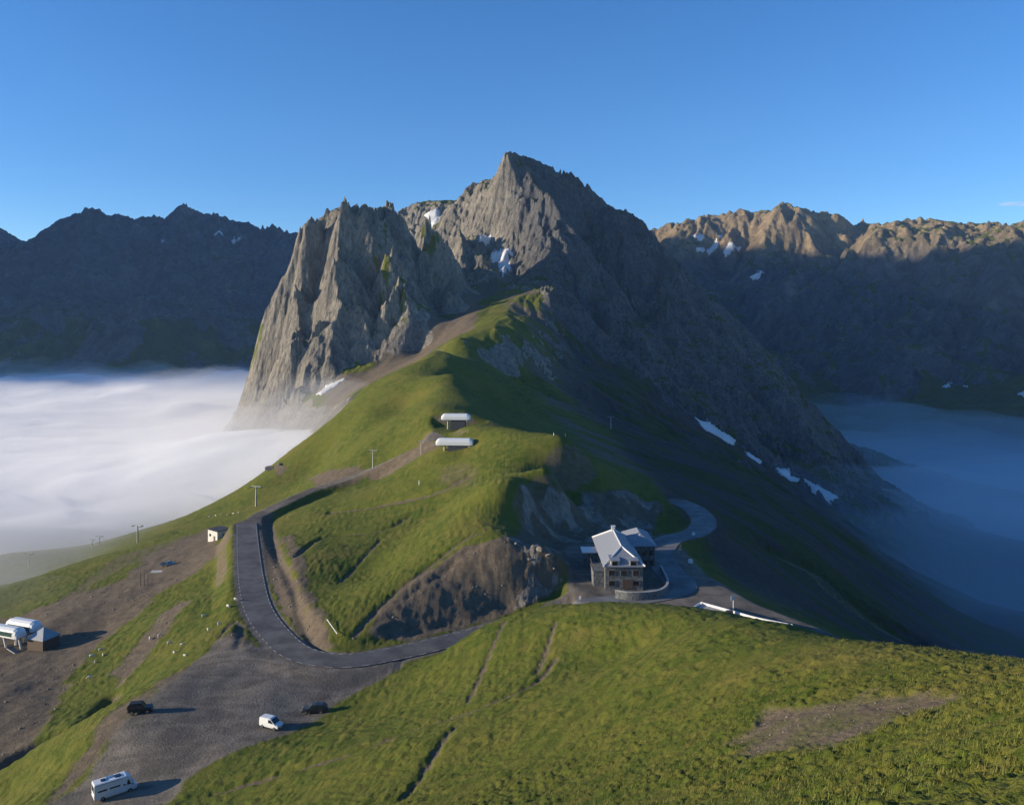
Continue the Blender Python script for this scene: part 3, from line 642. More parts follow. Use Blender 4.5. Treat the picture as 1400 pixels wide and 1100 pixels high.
vehicle('van', on(-42.2, 141.0), R(-24), 'small white delivery van with rounded roof beside the grass edge', 'van', 4.1, .86,
    [(-2.0, .38, 1.1, 1.74, .72, .96), (-1.85, .32, 1.1, 1.82, .76, 1), (.1, .32, 1.1, 1.84, .76, 1), (.45, .32, 1.08, 1.76, .74, 1), (1.25, .32, 1.0, 1.12, .78, .98), (1.85, .36, .85, .95, .74, .93), (2.02, .42, .7, .75, .7, .88)],
    [[(-.05, 1.15, .01), (1.0, 1.1, .02), (.45, 1.62, .09), (-.05, 1.66, .09)]],
    ((1.25, 1.13, .72), (.5, 1.74, .64)), ((-2.0, 1.15, .62), (-1.95, 1.6, .58)), (1.3, -1.3), .31, .75, cat='van')
vehicle('estate_car', on(-36.3, 147.8), R(184), 'dark grey family car nearest the grass slope', 'grey', 4.5, .9,
    [(-2.2, .42, .98, 1.05, .75, .93), (-2.1, .32, 1.0, 1.3, .72, .98), (-1.6, .3, 1.0, 1.58, .7, 1), (-.2, .3, .98, 1.62, .7, 1), (.35, .3, .96, 1.55, .7, 1), (1.15, .3, .92, 1.02, .76, 1), (2.0, .34, .82, .9, .72, .93), (2.22, .42, .66, .72, .66, .86)],
    [[(-1.75, 1.06, .02), (-.7, 1.04, .01), (-.7, 1.48, .15), (-1.5, 1.46, .15)], [(-.6, 1.04, .01), (.85, 1.0, .02), (.3, 1.46, .16), (-.6, 1.49, .15)]],
    ((1.13, 1.03, .7), (.4, 1.55, .62)), ((-2.12, 1.12, .6), (-1.64, 1.55, .56)), (1.4, -1.35), .33, .68)
x, y, _ = hit(230, 773); 
vehicle('pickup_truck', on(x, y), R(12), 'pale blue pickup parked on the dark strip below the hut', 'blue', 4.9, .9,
    [(-2.4, .5, .98, 1.02, .84, .98), (-.3, .45, 1.0, 1.04, .84, 1), (-.22, .45, 1.0, 1.7, .74, 1), (.7, .45, 1.0, 1.7, .74, 1), (1.25, .45, 1.0, 1.08, .8, 1), (2.3, .48, .92, .98, .78, .96), (2.45, .52, .8, .84, .74, .92)],
    [[(-.15, 1.08, .01), (1.05, 1.05, .02), (.68, 1.6, .12), (-.15, 1.6, .12)]],
    ((1.22, 1.1, .74), (.74, 1.64, .66)), ((-.24, 1.1, .66), (-.24, 1.6, .62)), (1.5, -1.5), .37, .8, [lambda r: MB().box((-1.35, 0, 1.05), (1.9, 1.5, .06)).build('load_bed', 'black', r)], cat='pickup')

# ------------------------------------------------------------------ the lodge below the knoll
LZ = -64.6; EZ = -59.0; RZ = -55.3
L_ = empty('mountain_lodge', (23.2, 200, LZ), 0, 'pale roofed mountain lodge standing in shade beside the pass road', 'lodge')
def hip(m, x0, x1, y0, y1, ze, zr, ins, axis='y', ov=.5):
    x0 -= ov; x1 += ov; y0 -= ov; y1 += ov; xm, ym = (x0 + x1) / 2, (y0 + y1) / 2; t = .22
    a, b = ((xm, y0 + ins, zr), (xm, y1 - ins, zr)) if axis == 'y' else ((x0 + ins, ym, zr), (x1 - ins, ym, zr))
    v = [(x0, y0, ze), (x1, y0, ze), (x1, y1, ze), (x0, y1, ze), a, b] + [(x0, y0, ze - t), (x1, y0, ze - t), (x1, y1, ze - t), (x0, y1, ze - t)]
    f = [[0, 1, 4], [1, 2, 5, 4], [2, 3, 5], [3, 0, 4, 5]] if axis == 'y' else [[0, 1, 5, 4], [1, 2, 5], [2, 3, 4, 5], [3, 0, 4]]
    m.poly(v, f + [[6, 7, 1, 0], [7, 8, 2, 1], [8, 9, 3, 2], [9, 6, 0, 3], [9, 8, 7, 6]])
    return a, b, v
WH = EZ - LZ
w_ = MB().box((4.7, 13.5, WH / 2 - 1), (9.4, 27, WH + 2)).build('wall', 'stone', L_)
m = MB(); a, b, v = hip(m, 0, 9.4, 0, 27, WH + .2, RZ - LZ, 5.5)
rf = m.build('roof', 'slate', L_)
m = MB()
for p, q in ((a, b), (a, v[0]), (a, v[1]), (b, v[2]), (b, v[3])): m.cyl((p[0], p[1], p[2] + .05), (q[0], q[1], q[2] + .05), .2, n=6)
m.build('ridge_flashing', 'trim', rf)
MB().box((b[0], b[1] - .4, b[2] + .2), (1.0, .9, 1.8), bev=.05).box((b[0], b[1] - .4, b[2] + 1.15), (1.2, 1.1, .15)).build('chimney', 'trim', rf)
def window(parent, c, w, h, face='y', sgn=-1, mat='glass', trim='wood'):
    d = (w, .08, h) if face == 'y' else (.08, w, h)
    fr = MB()
    for k in (-1, 1):
        if face == 'y': fr.box((c[0] + k * (w / 2 + .06), c[1] + sgn * .05, c[2]), (.12, .14, h + .24)); fr.box((c[0], c[1] + sgn * .05, c[2] + k * (h / 2 + .06)), (w, .13, .12))
        else: fr.box((c[0] + sgn * .05, c[1] + k * (w / 2 + .06), c[2]), (.14, .12, h + .24)); fr.box((c[0] + sgn * .05, c[1], c[2] + k * (h / 2 + .06)), (.13, w, .12))
    o = fr.build('window', trim, parent)
    MB().box((c[0] + (sgn * .03 if face == 'x' else 0), c[1] + (sgn * .03 if face == 'y' else 0), c[2]), d).build('pane', mat, o)
# front gable band with two dormers under the eave
for dx in (2.4, 7.0):
    d = MB().box((dx, .9, WH + .75), (2.1, 2.2, 1.5)).build('dormer', 'render', L_)
    MB().poly([(dx - 1.3, -.45, WH + 1.5), (dx + 1.3, -.45, WH + 1.5), (dx + 1.3, 3.4, WH + 1.9), (dx - 1.3, 3.4, WH + 1.9), (dx - 1.3, -.45, WH + 1.62), (dx + 1.3, -.45, WH + 1.62), (dx + 1.3, 3.4, WH + 2.02), (dx - 1.3, 3.4, WH + 2.02)], [[3, 2, 1, 0], [4, 5, 6, 7], [0, 1, 5, 4], [1, 2, 6, 5], [2, 3, 7, 6], [3, 0, 4, 7]]).build('dormer_roof', 'slate', d)
    window(d, (dx, -.2, WH + .78), 1.3, .9)
for zz in (1.4, 4.0):
    for dx in ((1.7, 4.7, 7.7) if zz > 2 else (1.7, 7.7)): window(L_, (dx, 0, zz), 1.5, 1.2)
MB().box((5.6, -.05, 1.2), (2.6, .14, 2.4)).build('door', 'dkwood', L_)
for k in range(7):
    for zz in (1.4, 4.0):
        window(L_, (9.4, 2.4 + k * 1.7 if k < 6 else 25.4, zz), 1.0, 1.2, 'x', 1); window(L_, (0, 2.4 + k * 3.7, zz), 1.2, 1.2, 'x', -1)
# right wing
MB().box((12.4, 24.5, (WH + .4) / 2 - 1), (6.0, 14.6, WH + .4 + 2)).build('wing', 'stone', L_)
m = MB(); a2, b2, v2 = hip(m, 8.9, 15.4, 17.2, 31.8, WH + .62, RZ - LZ - .9, 4.0); m.build('wing_roof', 'slate', L_)
for dx in (10.6, 12.6, 14.4):
    for zz in (1.6, 4.3): window(L_, (dx, 17.2, zz), 1.1, 1.2)
for k in range(4):
    for zz in (1.6, 4.3): window(L_, (15.4, 19.4 + k * 3.3, zz), 1.2, 1.2, 'x', 1)
ax_ = MB().box((-1.9, 20.5, 2.0), (3.8, 5, 4.0)).build('annex', 'stone', L_); MB().box((-1.9, 20.5, 4.15), (4.6, 5.6, .3)).build('annex_roof', 'trim', ax_)
MB().box((-1.4, 5.5, 1.9), (2.7, 7, 3.8)).box((-1.4, 5.5, 3.9), (3.0, 7.4, .2)).build('porch', 'stone', L_)
m = MB()
for k in range(9): m.box((-2.8, 2.2 + k * .85, 4.5), (.07, .07, 1.1))
m.box((-2.8, 5.6, 5.08), (.08, 7, .08)).build('balcony_rail', 'wood', L_)
# curved terrace wall in front
arc = [(25, 194.5), (28, 193), (32, 193), (35.5, 194.5), (38, 198), (39.3, 203), (39.6, 209), (39.8, 215)]
def wallmesh(path, th, zb, zt, name, mat, parent=None, follow=False):
    p = catmull([(*q, 0) for q in path], 5)[:, :2]; tg = np.gradient(p, axis=0); tg /= np.linalg.norm(tg, axis=1)[:, None]; nn = np.c_[-tg[:, 1], tg[:, 0]] * th / 2
    rings = []
    for q, k in zip(p, nn):
        g = gz(*q) if follow else 0
        rings.append([(q[0] - k[0], q[1] - k[1], g + zb), (q[0] - k[0], q[1] - k[1], g + zt), (q[0] + k[0], q[1] + k[1], g + zt), (q[0] + k[0], q[1] + k[1], g + zb)])
    return MB().loft(rings).build(name, mat, parent)
tw = empty('terrace_wall', (32, 193, LZ), 0, 'curved low stone wall wrapping the terrace in front of the lodge', 'wall')
def local(o, r): o.location = -Vector(r.location); return o
local(wallmesh(arc, .5, LZ - 1, LZ + 1.5, 'masonry', 'stone', tw), tw); local(wallmesh(arc, .62, LZ + 1.502, LZ + 1.64, 'coping', 'concrete', tw), tw)

# flat roofed service building on the outer side of the road, half behind the grassy brow
sv = empty('service_building', (50, 176, -66), 0, 'low flat-roofed concrete building with white parapet behind the grassy brow', 'building')
rim_ = [(43.6, 185.6), (48.6, 180.6), (53.6, 175.6), (59.8, 171.4)]; inn = [(40.6, 181.6), (45.4, 176.8), (50.6, 171.8), (57.6, 167.2)]
top = [(p[0], p[1], -63.35) for p in rim_] + [(p[0], p[1], -63.35) for p in inn[::-1]]; bot = [(p[0], p[1], -69.5) for p in top]
local(MB().poly(top + bot, [list(range(8)), list(range(8, 16))[::-1]] + [[i, (i + 1) % 8, 8 + (i + 1) % 8, 8 + i] for i in range(8)]).build('flat_roof', 'concrete', sv), sv)
local(wallmesh(rim_, .25, -63.348, -62.85, 'parapet', 'trim', sv), sv)
local(wallmesh([(43.3, 185.2), (40.9, 182.0)], 0.25, -63.348, -62.9, 'parapet', 'trim', sv), sv); local(wallmesh([(59.7, 171.0), (57.8, 167.6)], 0.25, -63.348, -62.9, 'parapet', 'trim', sv), sv)
local(MB().box((48.3, 178.6, -62.9), (1.5, .9, .9), bev=.05).build('roof_hatch', 'darkroof', sv), sv)

# ------------------------------------------------------------------ lifts
def capsule(m, L, w, h, z0, n=10):
    """long shell with rounded shoulders and pinched ends"""
    prof = [(-.5, 0), (-.5, .45), (-.42, .8), (-.2, .98), (.2, .98), (.42, .8), (.5, .45), (.5, 0)]; secs = []
    for x, k in ((-L / 2, .55), (-L / 2 + .5, .85), (-L / 2 + 1.4, 1), (L / 2 - 1.4, 1), (L / 2 - .5, .85), (L / 2, .55)):
        secs.append([(x, p[0] * w * (.8 + .2 * k), z0 + p[1] * h * k) for p in prof])
    m.loft(secs); return m
def station(loc, rz, L, label, hgt=3.2):
    r = empty('chairlift_station', loc, rz, label, 'chairlift station', 'white shelled chairlift stations on the grass saddle')
    capsule(MB(), L, 4.2, 2.6, hgt).build('canopy', 'shell', r)
    MB().box((0, 0, hgt - .2), (L * .88, 2.6, .4), bev=.08).build('undercarriage', 'steel', r)
    for x in (-L * .28, L * .2): MB().cyl((x, 0, -1.2), (x, 0, hgt - .35), .45, .38).build('pillar', 'concrete', r)
    MB().box((L * .08, 0, hgt / 2 - .8), (L * .5, 3.2, hgt + 1.0), bev=.1).build('machine_room', 'darkroof', r)
    MB().cyl((L * .42, 0, hgt - .75), (L * .42, 0, hgt - .5), 1.7, n=24).build('bull_wheel', 'steel', r)
    MB().box((-L * .5 - .6, 0, hgt + .1), (1.4, 1.8, .12)).build('maintenance_platform', 'steel', r)
    return r
x, y, z = hit(622, 613); station((x, y, z - .2), R(-4), 14.6, 'lower white chairlift station standing in sun on the saddle', 1.7)
station((-24.5, 352, gz(-24.5, 352) + .0), R(-3), 12.6, 'upper white chairlift station in shade just behind the sunlit one', 4.4)
def pylon():
    r = empty('lift_pylon', (0, 0, 0), 0, '', 'lift pylon', 'steel lift pylons of the pass')
    MB().cyl((0, 0, -1), (0, 0, 9), .42, .26).build('mast', 'steel', r)
    MB().box((0, 0, 9.05), (.3, 5.2, .32), bev=.03).build('crossarm', 'steel', r)
    for s_ in (-1, 1):
        a_ = MB().box((0, s_ * 2.5, 8.75), (2.8, .16, .22)).build('roller_beam', 'steel', r)
        m_ = MB()
        for k in range(5): m_.cyl((-1.15 + k * .57, s_ * 2.5 - .1, 8.62), (-1.15 + k * .57, s_ * 2.5 + .1, 8.62), .2, n=10)
        m_.build('rollers', 'black', a_)
    MB().box((.42, 0, 4), (.06, .4, 8.5)).build('ladder', 'steel', r)
    return r
PY = pylon(); first = True
for u, v, rz, sc_, lb in [(510, 640, 80, .85, 'slim lift pylon on the grass above the track, nearest the white chairlift stations but one'), (576, 621, 80, .6, 'short post-like lift pylon beside the lower white chairlift station'),
        (350, 692, 75, 1.0, 'lift pylon standing where the hairpin road meets the far bend'), (188, 742, 70, .85, 'lift pylon on the green rim left of the white hut'),
        (40, 776, 70, .75, 'lift pylon at the far left edge against the mist'), (136, 748, 70, .6, 'faint lift pylon deep in the mist, right of a similar one'), (126, 750, 70, .5, 'faintest small lift pylon in the mist, left of its twin'),
        (835, 586, 60, .8, 'lift pylon on the dark shaded slope behind the knoll')]:
    x, y, z = hit(u, v)
    if first: PY.location = (x, y, z); PY.rotation_euler = (0, 0, R(rz)); PY.scale = (sc_,) * 3; PY['label'] = lb; first = False
    else: dup(PY, (x, y, z), R(rz), lb, None, sc_)
# big valley station at the left
x, y, z = hit(34, 884)
bs = empty('gondola_station', (x, y, z), R(-20), 'large grey lift station with twin raised canopies and glass sides at the left edge', 'lift station')
for dy in (-2.4, 2.2):
    c_ = capsule(MB(), 11.5 if dy < 0 else 10.5, 3.4, 2.5, 3.6 + (.3 if dy > 0 else 0)).build('canopy', 'shell', bs, loc=(-3.5 + dy * .2, dy, 0))
    MB().box((0, -1.72, 4.6), (8.2, .12, 1.1)).build('window_band', 'greenglass', c_)
MB().box((-3.5, 0, 3.4), (9.5, 6.6, .5), bev=.08).build('deck', 'steel', bs)
for lx, ly, tx in ((-7, -2, -8.6), (-5.5, -2, -4.2), (-.5, -1.5, .8), (-1.6, 2, -2.6)): MB().cyl((tx, ly, -1.), (lx, ly, 3.3), .3).build('leg', 'trim', bs)
MB().cyl((-3.2, .5, -1), (-3.2, .5, 3.3), .9, .8).build('mast', 'concrete', bs)
MB().box((-3.5, 0, 2.9), (6, 2.4, .7)).build('drive_unit', 'darkroof', bs)
MB().box((.6, -3.8, .55), (3.4, 1.6, .35), rot=Matrix.Rotation(.3, 4, 'Y')).build('loading_ramp', 'steel', bs)
cb = MB().box((6.2, .6, 1.3), (5.6, 5.2, 4.2)).build('control_cabin', 'dkwood', bs)
MB().poly([(3.1, -2.3, 3.4), (9.3, -2.3, 3.4), (9.3, 3.5, 3.4), (3.1, 3.5, 3.4), (6.2, .6, 5.9), ], [[0, 1, 4], [1, 2, 4], [2, 3, 4], [3, 0, 4], [3, 2, 1, 0]]).build('roof', 'steel', cb)
MB().box((3.38, .6, 1.6), (.08, 2.2, 1.4)).build('window', 'glass', cb)
# white hut
x, y, z = hit(290, 740)
ht = empty('hut', (x, y, z), R(-38), 'small white flat-roofed hut beside the bend of the road', 'hut')
MB().box((0, 3, 1.4), (6.4, 5.6, 5.4)).build('wall', 'render', ht)
MB().box((0, 3, 4.22), (7.0, 6.2, .24)).build('roof', 'darkroof', ht)
MB().box((1.2, .17, 1.1), (1.1, .1, 2.2)).build('door', 'wood', ht); MB().box((-1.6, .17, 2.2), (1.2, .1, .9)).build('window', 'glass', ht)
MB().box((5.2, 4.2, 1.0), (4.0, 3.4, 3.6)).build('side_store', 'darkroof', ht)

# ------------------------------------------------------------------ small things
def sheep():
    r = empty('sheep', (0, 0, 0), 0, '', 'sheep')
    m = MB(); secs = []
    for x, k in ((-.62, .35), (-.5, .78), (-.2, 1), (.2, 1.0), (.45, .85), (.6, .5)):
        secs.append([(x, .3 * k * math.cos(a), .72 + .3 * k * math.sin(a)) for a in np.linspace(0, 2 * np.pi, 10, endpoint=False)])
    secs += [[(x, rr_ * math.cos(a), zc + rr_ * math.sin(a)) for a in np.linspace(0, 2 * np.pi, 10, endpoint=False)] for x, zc, rr_ in ((.72, .72, .15), (.82, .55, .12), (.95, .36, .1), (1.02, .28, .05))]
    m.loft(secs)
    for lx in (-.42, .4):
        for ly in (-.16, .16): m.cyl((lx, ly, -.05), (lx, ly, .6), .05, .08, n=6)
    m.cyl((.78, -.22, .62), (.78, .22, .62), .04, n=5)
    b_ = m.build('body', 'fleece', r, True); return r
S0 = sheep(); sp = [(205,875),(218,871),(231,881),(238,894),(249,883),(253,898),(278,844),(284,862),(299,855),(322,821),(312,831),(125,899),(130,907),(137,890),(141,897),(123,928),(295,706),(303,704),(311,705),(319,703),(287,707),(326,702)]
pos = [hit(u, v) for u, v in sp]
def side_of(i):
    u, v = sp[i]
    return u, v
for i, (x, y, z) in enumerate(pos):
    u, v = sp[i]
    if u < 150: lb, g = 'one of the pale sheep on the lower yellowish turf strip between yard and ledge', 'sheep on the lower turf strip'
    elif v < 715: lb, g = 'one of the pale sheep lined up on the flat behind the white hut', 'sheep behind the hut'
    elif u > 270: lb, g = 'one of the pale sheep on the upper green slope close below the road', 'sheep close below the road'
    else: lb, g = 'one of the pale sheep grazing on the bright green slope above the car park bank', 'sheep on the bright green slope'
    rz = random.uniform(0, 6.28)
    if i == 0: S0.location = (x, y, z + .02); S0.rotation_euler = (0, 0, rz); S0['label'] = lb; S0['group'] = g; S0.scale = (.8,) * 3
    else: dup(S0, (x, y, z + .02), rz, lb, g, random.uniform(.65, .9))
def post(u, v, h_, r_, mat, name, label, cat, head=None, ymin=18.):
    x, y, z = hit(u, v, ymin); e = empty(name, (x, y, z), 0, label, cat)
    MB().cyl((0, 0, -.4), (0, 0, h_), r_, n=8).build('pole', mat, e)
    if head: MB().box((0, -.05, h_ - head[1] / 2), (head[0], .06, head[1]), bev=.015).build('panel', 'white', e)
    return e
post(793, 823, 1.5, .06, 'steel', 'sign', 'small white sign on the crest of the foreground meadow', 'sign', (.55, .8))
e = empty('sign', (50.8, 184.5, gz(50.8, 184.5)), R(20), 'white roadside sign on a post beside the flat-roofed building', 'sign'); MB().cyl((0, 0, -.5), (0, 0, 3.4), .09, n=8).build('pole', 'white', e); MB().box((-.25, -.1, 3.0), (.95, .08, 1.0), bev=.02).build('panel', 'white', e)
post(773, 597, 1.7, .12, 'white', 'marker_post', 'white marker post on the top right corner of the knoll', 'post')
post(573, 663, 1.6, .16, 'white', 'marker_post', 'white marker post in the middle of the knoll meadow', 'post')
post(757, 596, 1.2, .1, 'white', 'marker_post', 'short white marker post near the knoll top, left of a taller one', 'post')
for u, lb in ((192, 'leftmost of three dark wooden poles by the yard'), (197, 'middle of three dark wooden poles by the yard'), (202, 'rightmost of three dark wooden poles by the yard')):
    post(u, 801, 4.2, .14, 'wood', 'wooden_pole', lb, 'pole')
x, y, z = hit(944, 770, 215); MB().box((0, 0, .5), (1.3, .9, 1.3), bev=.2).build('stone_block', 'white', loc=(x, y, z)); tag(bpy.context.scene.collection.objects['stone_block'], 'pale stone block on the shaded slope right of the road', 'stone')
x, y, z = hit(948, 732, 215); k_ = MB().box((0, 0, .4), (1.0, .6, 1.1), bev=.15).build('kilometre_stone', 'white', loc=(x, y, z)); tag(k_, 'small pale roadside stone at the bend of the shaded road', 'stone')
x, y, z = hit(216, 782); s_ = MB().box((0, 0, 0), (4.5, 1.6, .5), bev=.05).build('concrete_slab', 'render', loc=(x, y, z + .15)); tag(s_, 'pale concrete slab lying left of the blue pickup', 'slab')
# handrail by the ditch at the foot of the knoll
p0, p1 = hit(447, 852), hit(461, 872)
hr = empty('handrail', p0, 0, 'whitish wooden handrail climbing the foot of the knoll above the hairpin', 'handrail')
m = MB(); d_ = Vector(p1) - Vector(p0); m.cyl((0, 0, .9), (d_.x, d_.y, d_.z + .9), .09, n=8); m.build('rail', 'trim', hr)
for k in range(4): MB().cyl((d_.x * k / 3, d_.y * k / 3, d_.z * k / 3 - .3), (d_.x * k / 3, d_.y * k / 3, d_.z * k / 3 + .95), .08, n=6).build('post', 'wood', hr)
# boulders
def boulder(u, v, s, label, seed, ymin=18.):
    bm = bmesh.new(); rg = np.random.default_rng(int(seed * 10))
    for p in rg.normal(size=(15, 3)): p = p / np.linalg.norm(p) * rg.uniform(.75, 1.1); bm.verts.new(p)
    h_ = bmesh.ops.convex_hull(bm, input=bm.verts); bmesh.ops.delete(bm, geom=[g for g in h_['geom_interior'] if isinstance(g, bmesh.types.BMVert)], context='VERTS')
    bmesh.ops.bevel(bm, geom=bm.edges[:], offset=.06, segments=1, affect='EDGES')
    m = MB(); m.bm.free(); m.bm = bm; x, y, z = hit(u, v, ymin)
    o = m.build('boulder', 'boulder', loc=(x, y, z + s * .15)); o.scale = (s * 1.2, s, s * .8); o.rotation_euler = (0, 0, seed); tag(o, label, 'boulder')
for k, (u, v, s, lb) in enumerate([(752, 762, 1.3, 'big pale boulder at the sunlit end of the brown bank'), (738, 752, 1.1, 'pale boulder just left of the biggest one on the brown bank'), (706, 745, .9, 'pale rock on the upper edge of the brown bank'),
        (768, 794, .7, 'small pale boulder low at the right end of the brown bank'), (758, 778, .55, 'smallest rock under the big boulder of the brown bank'), (724, 766, .65, 'rock half buried in the middle of the brown bank'),
        (369, 642, 2.6, 'grey outcrop on the misty grass slope left of the knoll'), (383, 636, 1.6, 'low dark rock right beside the grey outcrop')]): boulder(u, v, s, lb, k + 1.3)

# ------------------------------------------------------------------ snow patches: sheets of old snow with their own thickness, draped on the ground
def snow(uv, label, ymin, step, th=.8, noise=3.):
    pts = [hit(u, v, ymin)[:2] for u, v in uv]
    xs = [p[0] for p in pts]; ys = [p[1] for p in pts]
    X, Y = np.meshgrid(np.arange(min(xs) - step * 2, max(xs) + step * 2.1, step), np.arange(min(ys) - step * 2, max(ys) + step * 2.1, step))
    inside = np.zeros(X.shape, bool); x = X + noise * fbm(X, Y, noise * 4, 3); y = Y + noise * fbm(X, Y, noise * 4, 3, off=33)
    dm = np.full(X.shape, 1e9)
    for (ax, ay), (bx, by) in zip(pts, pts[1:] + pts[:1]):
        inside ^= ((ay > y) != (by > y)) & (x < (bx - ax) * (y - ay) / (by - ay + 1e-9) + ax)
        t = np.clip(((x - ax) * (bx - ax) + (y - ay) * (by - ay)) / ((bx - ax) ** 2 + (by - ay) ** 2 + 1e-9), 0, 1); dm = np.minimum(dm, np.hypot(x - ax - t * (bx - ax), y - ay - t * (by - ay)))
    if inside.sum() < 3: print('no snow', label); return
    Z = get('z', X, Y) + th * (.3 + 1.7 * sm(0, 3 * step, np.where(inside, dm, 0)))
    Zs = Z.copy()
    for _ in range(3): Zs[1:-1, 1:-1] = np.maximum(Z[1:-1, 1:-1], (Zs[:-2, 1:-1] + Zs[2:, 1:-1] + Zs[1:-1, :-2] + Zs[1:-1, 2:]) / 4)
    bm = bmesh.new(); vid = {}
    def V(j, i, top):
        k = (j, i, top)
        if k not in vid: vid[k] = bm.verts.new((X[j, i], Y[j, i], Zs[j, i] if top else Zs[j, i] - 6 * th))
        return vid[k]
    ins = inside[:-1, :-1]
    for j, i in np.argwhere(ins):
        bm.faces.new([V(j, i, 1), V(j, i + 1, 1), V(j + 1, i + 1, 1), V(j + 1, i, 1)])
        for dj, di, a, b in ((-1, 0, (j, i), (j, i + 1)), (1, 0, (j + 1, i + 1), (j + 1, i)), (0, -1, (j + 1, i), (j, i)), (0, 1, (j, i + 1), (j + 1, i + 1))):
            jj, ii = j + dj, i + di
            if jj < 0 or ii < 0 or jj >= ins.shape[0] or ii >= ins.shape[1] or not ins[jj, ii]:
                bm.faces.new([V(*a, 0), V(*b, 0), V(*b, 1), V(*a, 1)])
    m = MB(); m.bm.free(); m.bm = bm; o = m.build('snow_patch', 'snow', smooth=True); tag(o, label, 'snow patch', 'old snow patches on the mountains')
for uv, lb, ym, st, th in [
    ([(669,350),(703,345),(694,360),(699,372),(685,385),(680,366)], 'star-shaped snow patch at the foot of the main rock face', 560, 1.5, .9),
    ([(648,326),(672,325),(664,338),(655,334)], 'small snow patch in the notch left of the main face', 560, 1.5, .9),
    ([(948,570),(965,577),(985,590),(1005,605),(1002,608),(975,594),(955,580)], 'long thin snow strip at the foot of the shaded wall, upper left of the row', 450, 1.6, .8),
    ([(1018,617),(1038,628),(1040,632),(1022,623)], 'tiny thin snow strip between the two longer ones under the shaded wall', 450, 1.4, .6),
    ([(1060,643),(1078,644),(1092,656),(1090,662),(1075,655)], 'oval snow patch under the right end of the shaded wall', 450, 1.4, .8),
    ([(1100,658),(1118,664),(1145,680),(1140,683),(1120,676),(1115,680)], 'lowest ragged snow patch under the shaded wall', 450, 1.4, .8),
    ([(430,541),(445,530),(472,519),(455,531),(438,543)], 'thin snow strip at the foot of the left buttress', 500, 1.4, .7),
    ([(580,296),(600,290),(617,296),(600,306),(585,304)], 'snow on the small summit behind the saddle', 1050, 2.5, 1.5),
    ([(945,325),(962,322),(965,330),(948,330)], 'snow patch high on the right ridge, at its left end', 1600, 5, 5), ([(1024,378),(1045,375),(1040,385),(1028,386)], 'snow patch in the shaded bowl of the right range', 1600, 5, 5),
    ([(985,350),(1010,340),(1015,343),(990,357)], 'slanting snow strip under the right ridge', 1600, 5, 5), ([(950,345),(985,322),(988,326),(958,348)], 'long slanting snow strip just below the right ridge crest', 1600, 5, 5),
    ([(1288,530),(1298,524),(1302,530),(1290,538)], 'lone snow patch low on the right range', 1200, 4, 5), ([(1317,529),(1326,529),(1324,534)], 'little snow spot low on the right range, beside a bigger one', 1200, 3, 5),
    ([(1392,540),(1402,535),(1402,545)], 'snow patch low on the right range at the picture edge', 1200, 4, 5),
    ([(290,319),(306,318),(302,321),(292,321)], 'snow streak under the left range crest', 1800, 5, 5), ([(318,328),(330,330),(328,332),(316,330)], 'second snow streak under the left range crest', 1800, 5, 5), ([(218,330),(226,333),(222,338)], 'small snow spot under the pointed summit of the left range', 1800, 4, 5)]:
    snow(uv, lb, ym, st, th, st * 1.3)

# ------------------------------------------------------------------ grass tussocks on the near slope
def grass():
    N = 60000
    Yg = 20 + 90 * rng.random(N) ** .8; Xg = Yg * (-.75 + 1.5 * rng.random(N))
    k = (NR.get('park', Xg, Yg) < .1) & (NR.get('dirt', Xg, Yg) < .35) & (NR.get('yard', Xg, Yg) < .2) & (fbm(Xg, Yg, 3.5, 3) + .35 * rng.standard_normal(N) > -.15 + .9 * sm(60, 116, Yg))
    Xg, Yg = Xg[k], Yg[k]; N = len(Xg); Zg = NR.get('z', Xg, Yg) + 1.0 * cushions(Xg, Yg) - .02
    B = 7
    a = rng.random((N, B)) * 6.283; ln = (.03 + .07 * rng.random((N, B))) * (1 + .8 * rng.random((N, 1))); tilt = .6 + 1.2 * rng.random((N, B))
    bx = Xg[:, None] + .2 * rng.standard_normal((N, B)); by = Yg[:, None] + .2 * rng.standard_normal((N, B)); bz = np.repeat(Zg[:, None], B, 1) + .0
    w_ = .015 + .015 * rng.random((N, B)); px, py = -np.sin(a) * w_, np.cos(a) * w_
    v0 = np.stack([bx - px, by - py, bz - .12], -1); v1 = np.stack([bx + px, by + py, bz - .12], -1); v2 = np.stack([bx + np.cos(a) * ln * tilt, by + np.sin(a) * ln * tilt, bz + ln + .03], -1)
    co = np.stack([v0, v1, v2], 2).reshape(-1, 3).astype(np.float32); nt_ = N * B
    me = bpy.data.meshes.new('grass'); me.vertices.add(len(co)); me.vertices.foreach_set('co', co.ravel()); me.loops.add(nt_ * 3); me.loops.foreach_set('vertex_index', np.arange(nt_ * 3, dtype=np.int32))
    me.polygons.add(nt_); me.polygons.foreach_set('loop_start', np.arange(0, nt_ * 3, 3, dtype=np.int32)); me.update()
    s = NT('grass_blades'); s.b.inputs['Roughness'].default_value = .8; n = s.noise(.6, 4); n2 = s.noise(.12, 3)
    c = s.mix(s.ramp(n, [(.35, 0.), (.65, 1.)]), (.055, .085, .006), (.15, .155, .02)); c = s.mix(s.math('MULTIPLY', s.ramp(n2, [(.5, 0.), (.7, 1.)]), .6), c, (.17, .12, .03)); s.L.new(c, s.b.inputs['Base Color'])
    me.materials.append(s.m); o = bpy.data.objects.new('grass', me); col.objects.link(o); tag(o, 'short tufted grass on the near slope', 'grass', kind='stuff')
grass()
